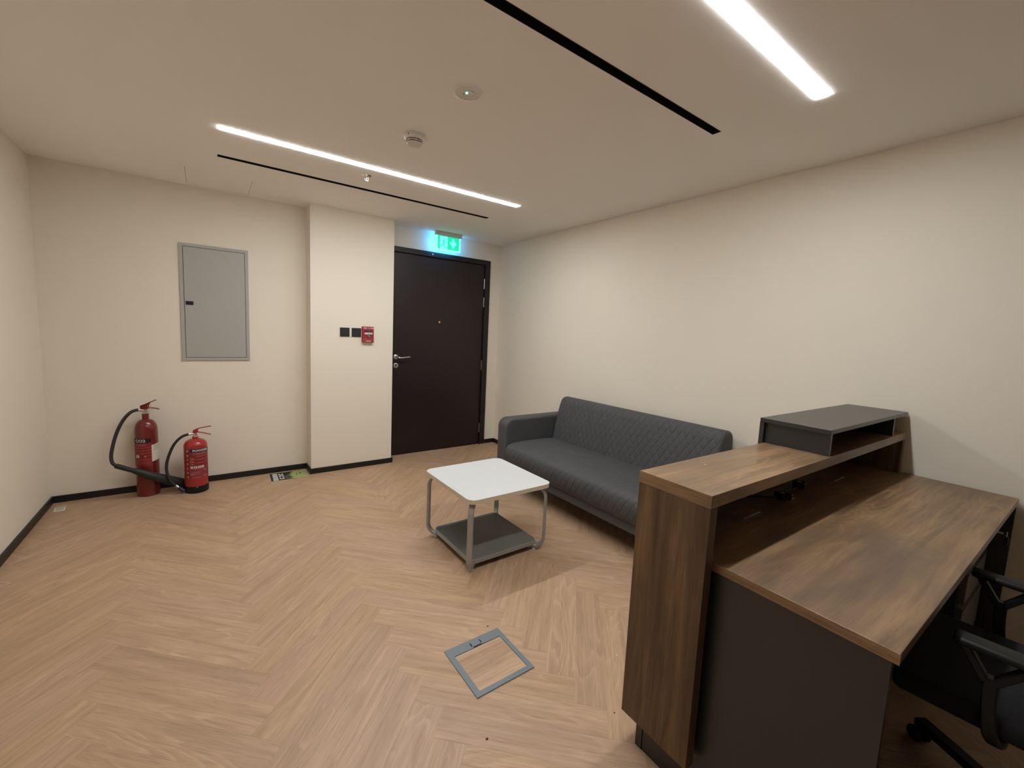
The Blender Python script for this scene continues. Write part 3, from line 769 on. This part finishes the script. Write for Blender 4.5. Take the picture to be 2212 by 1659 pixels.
# ================================================================== FLOOR ITEMS
# leaflet
t = thing('leaflet', 'black and green printed sheet lying on the floor against the pier', 'leaflet', (-2.304, -0.166, 0), R_(-2.0))
obj('sheet', box(-0.145, 0.145, -0.104, 0.104, 0.0002, 0.0008), 'leaf_dark', t)
jag = [(0.145, -0.104), (0.145, 0.104), (0.03, 0.104), (0.045, 0.086), (0.010, 0.074), (0.038, 0.058), (-0.004, 0.046), (0.030, 0.030), (0.016, 0.016), (-0.012, 0.006), (0.020, -0.006), (0.002, -0.022), (0.034, -0.036), (0.010, -0.052), (0.040, -0.066), (-0.008, -0.082), (0.032, -0.104)]
obj('green_print', prism(BM(), jag[::-1] if False else jag, 0.0008, 0.0010), 'leaf_green', t)
obj('grey_print', box(-0.03, -0.006, -0.104, 0.02, 0.0008, 0.00095), 'leaf_grey', t)
for k, y_ in enumerate((0.070, 0.030, -0.010, -0.050, -0.086)):
    b2 = BM(); n = 18
    ro, ri = [], []
    for i in range(n):
        a = 2 * PI * i / n
        ro.append(b2.verts.new((-0.108 + 0.021 * math.cos(a), y_ + 0.018 * math.sin(a), 0.0011))); ri.append(b2.verts.new((-0.108 + 0.008 * math.cos(a), y_ + 0.006 * math.sin(a), 0.0011)))
    for i in range(n): b2.faces.new((ro[i], ro[(i + 1) % n], ri[(i + 1) % n], ri[i]))
    obj('white_print', b2, 'white_print', t)
for k, y_ in enumerate((0.055, 0.0, -0.055)):
    b2 = BM(); n = 16; ro, ri = [], []
    for i in range(n + 1):
        a = 0.5 + (2 * PI - 1.0) * i / n + (PI / 2 if k != 1 else -PI / 2)
        ro.append(b2.verts.new((-0.060 + 0.020 * math.cos(a), y_ + 0.023 * math.sin(a), 0.0011))); ri.append(b2.verts.new((-0.060 + 0.009 * math.cos(a), y_ + 0.009 * math.sin(a), 0.0011)))
    for i in range(n): b2.faces.new((ro[i], ro[i + 1], ri[i + 1], ri[i]))
    obj('white_print', b2, 'white_print', t)
for x0, x1, y0, y1 in ((0.060, 0.068, -0.03, 0.05), (0.083, 0.100, -0.005, 0.045)): obj('small_print', box(x0, x1, y0, y1, 0.0010, 0.0011), 'leaf_green2', t)

t = thing('paper_label', 'small white paper label lying on the floor in the left corner', 'label', (-3.735, -0.186, 0), R_(6))
obj('sheet', box(-0.028, 0.028, -0.041, 0.041, 0.0002, 0.0009), 'paper', t)
for y_ in (0.024, 0.004, -0.012): obj('print_line', box(-0.018, 0.020, y_ - 0.003, y_ + 0.003, 0.0009, 0.0010), 'ink', t)

# floor box
t = thing('floor_socket_box', 'grey framed square floor socket box set in the wood floor', 'floor box', (-1.9485, -2.944, 0))
a = 0.1365; i0, i1, j0, j1 = -0.1125, 0.1165, -0.115, 0.088
b2 = BM()
bx(b2, -a, i0, -a, a, 0.0002, 0.0045); bx(b2, i1, a, -a, a, 0.0002, 0.0045); bx(b2, i0, i1, -a, j0, 0.0002, 0.0045); bx(b2, i0, i1, j1, a, 0.0002, 0.0045)
obj('frame', b2, 'box_frame', t)
for k, (y0, y1) in enumerate(((j0 + 0.0012, -0.0161), (-0.0159, j1 - 0.0012))):
    o = obj('lid_insert', box(i0 + 0.0012, i1 - 0.0012, y0, y1, 0.0002, 0.0018), wood('lid_oak_%d' % k, 0, [c * (1.0 if k else 1.12) for c in FL], [c * (0.96, 0.90, 0.9)[i] if k else c * 1.12 for i, c in enumerate(FM)], FD, figure=0.5, rough=0.48), t)
obj('lid_seam', box(i0, i1, j0, j1, 0.00015, 0.0012), 'subfloor', t)
lt = obj('lid_latch', box(-0.019, 0.022, 0.092, 0.119, 0.0046, 0.0062, 0.0006, 1), 'box_frame', t)
for s in (-0.0225, 0.0255): obj('latch_slot', box(s - 0.0025, s + 0.0025, 0.098, 0.117, 0.0045, 0.0052), 'black', t)
obj('latch_slot', box(-0.019, 0.022, 0.088, 0.0915, 0.0045, 0.0060), 'black', t)

# crumbs
def crumb(x, y, s, mat, label, z=0.0):
    b2 = BM(); bmesh.ops.create_icosphere(b2, subdivisions=1, radius=s)
    for v in b2.verts: v.co = Vector((v.co.x * random.uniform(.8, 1.5), v.co.y * random.uniform(.7, 1.2), max(v.co.z, -s * 0.3) * 0.5 + s * 0.15))
    mz = min(v.co.z for v in b2.verts)
    for v in b2.verts: v.co.z -= mz - 0.0001
    tag(obj('crumb', b2, mat, loc=(x, y, z)), label, 'crumb')
crumb(-1.843, -2.771, 0.004, 'crumb', 'tiny brown crumb just beyond the floor box')
crumb(-2.138, -3.232, 0.005, 'crumb', 'small brown crumb on the floor at the bottom edge')
crumb(-1.695, -3.404, 0.003, 'crumb', 'tiny brown crumb beside the desk foot')
crumb(-1.469, -3.222, 0.004, 'crumb_w', 'tiny white crumb on the floor by the desk end')

# ================================================================== COFFEE TABLE
TX, TY = -1.443, -2.100
t = thing('coffee_table', 'low square coffee table with white top and grey lower shelf', 'coffee table', (TX, TY, 0))
def rrect(hx, hy, r, n=8):
    out = []
    for cx, cy, a0 in ((hx - r, hy - r, 0), (-hx + r, hy - r, PI / 2), (-hx + r, -hy + r, PI), (hx - r, -hy + r, 3 * PI / 2)):
        for i in range(n + 1): out.append((cx + r * math.cos(a0 + PI / 2 * i / n), cy + r * math.sin(a0 + PI / 2 * i / n)))
    return out
TZ = 0.448
top = prism(BM(), rrect(0.294, 0.302, 0.05), TZ - 0.0006, TZ)
tp = obj('table_top', top, 'white_lam', t)
obj('edge_band', prism(BM(), rrect(0.2935, 0.3015, 0.05), TZ - 0.025, TZ - 0.0007), 'edge_band', tp, label='cream edge of the top')
SH = 0.063
b2 = prism(BM(), rrect(0.240, 0.240, 0.035), SH - 0.018, SH)
obj('lower_shelf', b2, 'shelf_grey', t, label='dark grey lower shelf')
b2 = BM(); o_, i_ = rrect(0.2445, 0.2445, 0.038), rrect(0.2405, 0.2405, 0.0352)
va = [[b2.verts.new((p[0], p[1], z)) for p in q] for q, z in ((o_, SH - 0.022), (o_, SH + 0.002), (i_, SH + 0.002), (i_, SH - 0.022))]
k = len(o_)
for m_ in range(4):
    A, B_ = va[m_], va[(m_ + 1) % 4]
    for i in range(k): b2.faces.new((A[i], A[(i + 1) % k], B_[(i + 1) % k], B_[i]))
bmesh.ops.recalc_face_normals(b2, faces=b2.faces)
obj('shelf_rim', b2, 'grey_metal', t)
for sx in (-1, 1):
    for sy in (-1, 1):
        d = Vector((sx, sy, 0)).normalized(); side = Vector((-d.y, d.x, 0))
        def at(q, z): return d * q + Vector((0, 0, z))
        q0, q1 = 0.300, 0.383
        path = [at(0.22, SH - 0.034), at(q0, SH - 0.034)]
        rad = 0.062
        for i in range(1, 9):
            a = i / 8 * PI / 2; path.append(at(q1 - rad + rad * math.sin(a), SH - 0.034 + rad - rad * math.cos(a)))
        zt_ = TZ - 0.0355
        for i in range(0, 9):
            a = i / 8 * PI / 2; path.append(at(q1 - rad + rad * math.cos(a), zt_ - rad + rad * math.sin(a)))
        path.append(at(0.24, zt_))
        lg = obj('leg', tube(BM(), path, 0, sect=(0.0165, 0.0095, side)), 'grey_metal', t, label='flat bent steel leg')
        obj('foot', lathe(BM(), [(0.0, 0.0), (0.0135, 0.0), (0.0145, 0.003), (0.0135, 0.008), (0.010, 0.012), (0.010, SH - 0.044)], 16), 'foot', lg, loc=d * 0.325, smooth=True)

# ================================================================== SOFA
SY0, SY1 = -1.255, -3.085        # outer ends (far, near)
sc_y = (SY0 + SY1) / 2
t = thing('sofa', 'charcoal grey quilted three-seat sofa with low arms against the right wall', 'sofa', (-0.41, sc_y, 0))
def L(p): return Vector((p[0] + 0.41, p[1] - sc_y, p[2]))
def quilt(s, y, cross=1.0, pw=0.055, ph=0.100, depth=0.0046, sig=0.0027):
    a = (y / pw + s / ph); b = (y / pw - s / ph)
    da = abs(a - round(a)); db = abs(b - round(b))
    k = 1.0 / math.hypot(1 / pw, 1 / ph)
    g1 = math.exp(-(da * k / sig) ** 2); g2 = cross * math.exp(-(db * k / sig) ** 2)
    puff = math.sqrt(max(0.0, min(1.0, 4 * da * db)))
    return -depth * max(g1, g2) + 0.0010 * puff * cross
def arc_path(ctrl, step=0.0048):
    c = catmull([(p[0], 0, p[1]) for p in ctrl], 24)
    out = [c[0]]; acc = 0.0
    pts = []; total = 0.0; cum = [0.0]
    for a_, b_ in zip(c, c[1:]): total += (b_ - a_).length; cum.append(total)
    n = max(4, int(total / step)); j = 0
    for i in range(n + 1):
        s = total * i / n
        while j < len(cum) - 2 and cum[j + 1] < s: j += 1
        f = (s - cum[j]) / max(1e-9, cum[j + 1] - cum[j])
        pts.append((c[j].lerp(c[j + 1], min(1, max(0, f))), s))
    return pts
def quilted(name, ctrl, y0, y1, smin, smax, rend, parent, closed_back, fade=0.03, cross=1.0, margin=(0.004, 0.012)):
    """skin swept along y; ctrl profile (x,z) closed polygon start->end; quilting between arc lengths smin..smax"""
    pts = arc_path(ctrl)
    ny = int(abs(y1 - y0) / 0.0046)
    cxm = sum(p.x for p, _ in pts) / len(pts); czm = sum(p.z for p, _ in pts) / len(pts)
    nrm = []
    for i in range(len(pts)):
        tg = (pts[min(i + 1, len(pts) - 1)][0] - pts[max(i - 1, 0)][0]).normalized()
        n_ = Vector((-tg.z, 0, tg.x))
        if n_.dot(pts[i][0] - Vector((cxm, 0, czm))) < 0: n_ = -n_
        nrm.append(n_)
    b2 = BM(); grid = []
    for j in range(ny + 1):
        y = y0 + (y1 - y0) * j / ny
        de = min(abs(y - y0), abs(y1 - y))
        sh = 0.0
        if de < rend: sh = rend - math.sqrt(max(0.0, rend * rend - (rend - de) ** 2))
        row = []
        for (p, s), n_ in zip(pts, nrm):
            e = min(1.0, max(0.0, (s - smin) / fade), max(0.0, (smax - s) / fade)) if smin < s < smax else 0.0
            e *= min(1.0, max(0.0, (de - margin[0]) / margin[1]))
            q = quilt(s, y, cross) * e if e > 0 else 0.0
            row.append(b2.verts.new(L(p + n_ * (q - sh) + Vector((0, y, 0)))))
        grid.append(row)
    m_ = len(pts)
    for A, B_ in zip(grid, grid[1:]):
        for i in range(m_ - 1): b2.faces.new((A[i], A[i + 1], B_[i + 1], B_[i]))
        if closed_back: b2.faces.new((A[m_ - 1], A[0], B_[0], B_[m_ - 1]))
    if closed_back:
        b2.faces.new(list(reversed(grid[0]))); b2.faces.new(grid[-1])
    bmesh.ops.recalc_face_normals(b2, faces=b2.faces)
    o = obj(name, b2, 'sofa', parent)
    for p in o.data.polygons: p.use_smooth = len(p.vertices) == 4
    return o
AT = 0.135                       # arm thickness
yi0, yi1 = SY0 - AT + 0.002, SY1 + AT - 0.002
# seat: from underside of the front, over the rounded nose, to the back
quilted('seat_cushion', [(-0.60, 0.236), (-0.775, 0.236), (-0.802, 0.252), (-0.815, 0.30), (-0.815, 0.355), (-0.795, 0.395), (-0.745, 0.414), (-0.62, 0.421), (-0.45, 0.420), (-0.28, 0.412), (-0.20, 0.405)],
        yi0, yi1, 0.19, 0.86, 0.035, t, True, cross=0.35)
# backrest: up the sloped front, over the top, down behind
quilted('backrest', [(-0.275, 0.40), (-0.262, 0.47), (-0.235, 0.60), (-0.208, 0.70), (-0.190, 0.752), (-0.165, 0.782), (-0.130, 0.792), (-0.090, 0.786), (-0.062, 0.765), (-0.050, 0.72), (-0.046, 0.60), (-0.042, 0.40), (-0.042, 0.25)],
        yi0 - 0.002, yi1 + 0.002, -0.02, 0.43, 0.026, t, True)
for k_, (ya, yb) in enumerate(((SY0, SY0 - AT), (SY1 + AT, SY1))):
    out = []
    x0, x1, z0, z1, r1, r2 = -0.80, -0.045, 0.16, 0.622, 0.075, 0.03
    for cx, cz, a0, r_ in ((x1 - r2, z1 - r2, 0, r2), (x0 + r1, z1 - r1, PI / 2, r1), (x0 + 0.015, z0 + 0.015, PI, 0.015), (x1 - 0.015, z0 + 0.015, 3 * PI / 2, 0.015)):
        for i in range(9): out.append((cx + r_ * math.cos(a0 + PI / 2 * i / 8), cz + r_ * math.sin(a0 + PI / 2 * i / 8)))
    b2 = prism_y(BM(), out, yb, ya)
    es = [e for e in b2.edges if len(e.link_faces) == 2 and e.calc_face_angle(0) > 1.2]
    bmesh.ops.bevel(b2, geom=es, offset=0.022, segments=4, profile=0.5, affect='EDGES')
    for v in b2.verts: v.co = L(v.co)
    obj('arm', b2, 'sofa', t, smooth=True)
b2 = box(-0.778, -0.05, yi1, yi0, 0.163, 0.236, 0.006, 2)
for v in b2.verts: v.co = L(v.co)
obj('base_rail', b2, 'sofa', t)
for lx, ly in ((-0.70, SY0 - 0.09), (-0.12, SY0 - 0.09), (-0.70, SY1 + 0.09), (-0.12, SY1 + 0.09)):
    b2 = lathe(BM(), [(0.020, 0.0), (0.026, 0.162)], 14)
    p = L((lx, ly, 0)); obj('leg', b2, 'black', t, loc=p, smooth=True)

# ================================================================== RECEPTION DESK (set at a slight angle to the wall)
DA = -0.0235
PVX, PVY = 0.0, -3.5
DCX, DCY = -0.88, -3.85
ca, sa = math.cos(DA), math.sin(DA)
def dworld(x, y): return (PVX + ca * (x - PVX) - sa * (y - PVY), PVY + sa * (x - PVX) + ca * (y - PVY))
wx, wy = dworld(DCX, DCY)
desk = thing('reception_desk', 'brown wood reception desk with raised counter and charcoal panels against the right wall', 'desk', (wx, wy, 0), DA)
def dk(name, b, mat, parent=None, label=None, bv=0.0):
    """board given by (x0,x1,y0,y1,z0,z1) in desk coordinates; its own origin sits at its centre so the grain follows each board"""
    x0, x1, y0, y1, z0, z1 = b
    cx, cy, cz = (x0 + x1) / 2, (y0 + y1) / 2, (z0 + z1) / 2
    bm_ = box(x0 - cx, x1 - cx, y0 - cy, y1 - cy, z0 - cz, z1 - cz, bv, 1)
    o = obj(name, bm_, mat, parent or desk, label=label)
    if parent: o.location = Vector((cx - DCX, cy - DCY, cz)) - parent.location
    else: o.location = (cx - DCX, cy - DCY, cz)
    return o
xk, ya, yb, zc, th = -1.7803, -3.5349, -3.7735, 0.9559, 0.0366
xe = -0.0125
ct = dk('counter_top', (xk + 0.001, xe, yb + 0.001, ya - 0.001, zc - th, zc), 'desk_x', bv=0.0008)
dk('counter_edge', (xk, xk + 0.0009, yb, ya, zc - th, zc - 0.0005), 'desk_y', ct, label='banded end of the counter top')
ep = dk('end_panel', (xk + 0.0005, xk + 0.036, yb + 0.001, ya - 0.001, 0.135, zc - th - 0.0005), 'desk_z_shaded', label='wood end panel under the counter', bv=0.0008)
dk('end_panel', (xe - 0.036, xe, yb + 0.001, ya - 0.001, 0.7505, zc - th - 0.0005), 'desk_z_shaded', bv=0.0008)
dk('front_panel', (xk + 0.037, xe - 0.037, ya - 0.020, ya - 0.002, 0.135, zc - th - 0.0005), 'desk_x')
dk('plinth', (-1.7265, -0.03, ya - 0.050, ya - 0.026, 0.0005, 0.134), 'charcoal', label='charcoal plinth')
zt, xt, ye = 0.75, -1.7252, -4.1652
dt = dk('desktop', (xt + 0.001, xe, ye + 0.001, ya - 0.021, zt - 0.025, zt), 'desk_x', bv=0.0008, label='lower wood desktop')
dk('desktop_edge', (xt, xt + 0.0009, ye, ya - 0.06, zt - 0.0248, zt - 0.0004), 'desk_y', dt)
dk('side_panel', (xt + 0.001, xt + 0.019, ye + 0.012, ya - 0.052, 0.0005, zt - 0.0262), 'charcoal', label='charcoal side panel')
dk('side_panel', (xe - 0.022, xe - 0.004, ye + 0.004, ya - 0.052, 0.0005, zt - 0.0262), 'charcoal')
dk('modesty_panel', (xt + 0.020, xe - 0.023, ya - 0.075, ya - 0.055, 0.12, zt - 0.0262), 'charcoal')
for x0, x1 in ((-1.345, -1.225), (-0.525, -0.405)):
    fl = dk('cable_flap', (x0, x1, -3.655, -3.60, zt + 0.0003, zt + 0.0013), 'desk_x', bv=0.0008, label='hinged cable flap in the desktop')
    dk('flap_lip', (x0, x1, -3.6585, -3.6552, zt + 0.0003, zt + 0.0032), 'steel', fl)
# raised shelf on the counter
bx0, bx1, by0, by1, bz = -0.9923, -0.0125, -3.5178, -3.7704, 1.0596
rs = dk('raised_shelf', (bx0, bx1, by1, by0, bz - 0.017, bz), 'charcoal', bv=0.001, label='charcoal raised shelf on the counter')
dk('shelf_front', (bx0, bx1, by0 - 0.0165, by0, 0.80, bz - 0.0175), 'charcoal', rs)
# the front board hangs in front of the counter; counter stops just short of it
for x_ in (-0.974, -0.205): dk('shelf_upright', (x_, x_ + 0.017, by1 + 0.006, by0 - 0.017, zc + 0.0005, bz - 0.0175), 'charcoal', rs)
crumb(*dworld(-1.527, -3.60), 0.003, 'crumb_w', 'tiny white speck on the wood counter top', zc)

# drawer pedestal under the desk by the wall
pwx, pwy = dworld(-0.27, -3.93)
t = thing('drawer_pedestal', 'grey drawer pedestal tucked under the desk by the wall', 'drawer unit', (pwx, pwy, 0), DA)
obj('body', box(-0.2, 0.2, -0.155, 0.2, 0.03, 0.66, 0.002, 1), 'charcoal', t)
zz = [0.035, 0.165, 0.375, 0.515, 0.655]
zz = [(0.05, 0.155), (0.172, 0.362), (0.382, 0.508), (0.522, 0.566), (0.580, 0.655)]
for z0, z1 in zz:
    d_ = obj('drawer', box(-0.198, 0.198, -0.175, -0.156, z0, z1, 0.0015, 1), 'ped_grey', t)
    obj('pull_lip', box(-0.198, 0.198, -0.1765, -0.1752, z1 - 0.007, z1 - 0.001), 'black', d_)
for sx in (-1, 1):
    for sy in (-0.12, 0.16): obj('foot', lathe(BM(), [(0.018, 0.0), (0.018, 0.0295)], 12), 'black', t, loc=(sx * 0.16, sy, 0), smooth=True)
lkp = obj('lock', lathe(BM(), [(0.009, 0.0), (0.009, 0.006), (0.0, 0.006)], 14), 'steel', t, loc=(0.12, -0.1752, 0.618), rot=(PI / 2, 0, 0), smooth=True)
# keys
kx, ky = dworld(-0.15, -4.118)
t = thing('key', 'black headed keys hanging from the pedestal lock', 'key', (kx, ky, 0.618), DA)
obj('key_blade', box(-0.0012, 0.0012, -0.03, 0.004, -0.004, 0.004), 'steel', t)
obj('key_ring', tube(BM(), [(0.010 * math.cos(a), -0.040, 0.010 * math.sin(a)) for a in [i * PI / 8 for i in range(17)]], 0.0013, 6), 'steel', t)
obj('key_head', prism_y(BM(), [(-0.012, -0.012), (0.012, -0.012), (0.017, -0.044), (0.0, -0.050), (-0.017, -0.044)], -0.046, -0.036), 'black', t)

# plug with cable lying on the desk under the counter
def plug(x, y, z, rz, label, long_=True):
    pxw, pyw = dworld(x, y)
    t = thing('power_plug', label, 'plug', (pxw, pyw, z), rz, group='plugs under the counter')
    b2 = BM(); prism(b2, [(-0.024, -0.022), (0.020, -0.022), (0.026, -0.014), (0.026, 0.014), (0.020, 0.022), (-0.024, 0.022)], 0.0, 0.026); bevel(b2, 0.003, 2)
    obj('plug_body', b2, 'black', t)
    for p in ((0.0, 0.0, .004, .019), (-0.011, 0, .004, .010), (0.011, 0, .004, .010)):
        obj('pin', box(0.026, 0.044, -p[0] - 0.0025 + 0, -p[0] + 0.0025, p[2] if p[0] else 0.014, (p[2] if p[0] else 0.014) + 0.004), 'steel', t)
    obj('rating_mark', box(-0.010, 0.004, -0.006, 0.006, 0.0261, 0.0264), 'white_print', t)
    obj('cable', tube(BM(), catmull([(-0.022, 0, 0.012), (-0.05, 0.006, 0.007), (-0.10, 0.03, 0.004), (-0.16, 0.035, 0.004), (-0.20, 0.05, 0.004)], 6), 0.0035, 8), 'black', t, smooth=True)
plug(-1.005, -3.640, 0.7503, R_(-25), 'black power plug with metal pins on the desktop under the counter')
plug(-0.78, -3.610, 0.7503, R_(12), 'black plug lying further back under the counter')

# ================================================================== OFFICE CHAIR
HX, HY = -1.06, -4.33
t = thing('office_chair', 'black office chair with armrests pushed in at the desk', 'office chair', (HX, HY, 0), R_(3))
b2 = box(-0.245, 0.245, -0.22, 0.295, 0.415, 0.475, 0.024, 4)
obj('seat', b2, 'mesh_black', t, smooth=True)
obj('seat_plate', box(-0.14, 0.14, -0.13, 0.13, 0.385, 0.4145, 0.004, 1), 'black', t)
pts = []
b2 = BM(); rows = []
for i in range(13):
    z = 0.52 + 0.50 * i / 12
    yy = -0.26 - 0.05 * (i / 12) ** 2 - 0.02 * math.sin(PI * i / 12)
    hw = 0.21 + 0.02 * math.sin(PI * i / 12)
    rows.append([(hw * (k / 5 - 1), yy - 0.03 * (1 - (k / 5 - 1) ** 2) + 0.03, z) for k in range(11)])
fr = [[b2.verts.new(p) for p in r_] for r_ in rows]; bk = [[b2.verts.new((p[0], p[1] - 0.018, p[2])) for p in r_] for r_ in rows]
for G, fl in ((fr, False), (bk, True)):
    for A, B_ in zip(G, G[1:]):
        for i in range(10):
            q = (A[i], A[i + 1], B_[i + 1], B_[i]); b2.faces.new(q if not fl else q[::-1])
for i in range(10): b2.faces.new((fr[0][i], bk[0][i], bk[0][i + 1], fr[0][i + 1])); b2.faces.new((fr[-1][i + 1], bk[-1][i + 1], bk[-1][i], fr[-1][i]))
for i in range(12): b2.faces.new((fr[i + 1][0], bk[i + 1][0], bk[i][0], fr[i][0])); b2.faces.new((fr[i][10], bk[i][10], bk[i + 1][10], fr[i + 1][10]))
bmesh.ops.recalc_face_normals(b2, faces=b2.faces)
obj('backrest', b2, 'mesh_black', t, smooth=True)
obj('back_spine', tube(BM(), catmull([(0, -0.12, 0.395), (0, -0.24, 0.41), (0, -0.315, 0.50), (0, -0.33, 0.62), (0, -0.335, 0.75)], 5), 0, sect=(0.03, 0.010, (1, 0, 0))), 'black', t)
for s in (-1, 1):
    xa = s * 0.255
    ar = obj('armrest', box(xa - 0.028, xa + 0.028, -0.10, 0.190, 0.634, 0.654, 0.008, 3), 'chair_grey', t, smooth=True, label='black armrest pad')
    b2 = BM()
    tube(b2, [(xa, 0.170, 0.635), (xa, 0.128, 0.565)], 0, sect=(0.014, 0.009, (1, 0, 0)))
    tube(b2, [(xa, 0.055, 0.635), (xa, 0.110, 0.565)], 0, sect=(0.014, 0.009, (1, 0, 0)))
    tube(b2, catmull([(xa, 0.118, 0.575), (xa, 0.115, 0.50), (xa, 0.105, 0.43), (xa - s * 0.03, 0.09, 0.402), (xa - s * 0.12, 0.08, 0.398)], 5), 0, sect=(0.015, 0.011, (0, 1, 0)) if False else (0.014, 0.011, (0, 1, 0)))
    obj('arm_support', b2, 'black', ar)
obj('gas_column', lathe(BM(), [(0.028, 0.09), (0.028, 0.24), (0.016, 0.245), (0.016, 0.386)], 20), 'black', t, smooth=True)
obj('base_hub', lathe(BM(), [(0.045, 0.065), (0.045, 0.10), (0.035, 0.115), (0.0, 0.115)], 24), 'black', t, smooth=True)
for k in range(5):
    a = R_(50) + k * 2 * PI / 5
    d = Vector((math.cos(a), math.sin(a), 0))
    b2 = tube(BM(), [d * 0.03 + Vector((0, 0, 0.092)), d * 0.18 + Vector((0, 0, 0.083)), d * 0.325 + Vector((0, 0, 0.070))], 0, sect=(0.022, 0.014, Vector((-d.y, d.x, 0))))
    lg = obj('base_leg', b2, 'black', t)
    cb = BM(); side = Vector((-d.y, d.x, 0))
    for s in (-1, 1):
        wh = lathe(BM(), [(0.0, -0.009), (0.021, -0.009), (0.025, -0.005), (0.025, 0.005), (0.021, 0.009), (0.0, 0.009)], 18)
        rot = side.to_track_quat('Z', 'Y').to_matrix().to_4x4()
        bmesh.ops.transform(wh, matrix=Matrix.Translation(d * 0.325 + side * (s * 0.015) + Vector((0, 0, 0.0252))) @ rot, verts=wh.verts)
        me_ = bpy.data.meshes.new('tmp'); wh.to_mesh(me_); wh.free(); cb.from_mesh(me_); bpy.data.meshes.remove(me_)
    tube(cb, [d * 0.325 + Vector((0, 0, 0.025)), d * 0.325 + Vector((0, 0, 0.060))], 0.006, 8)
    obj('caster', cb, 'black', lg, smooth=True)
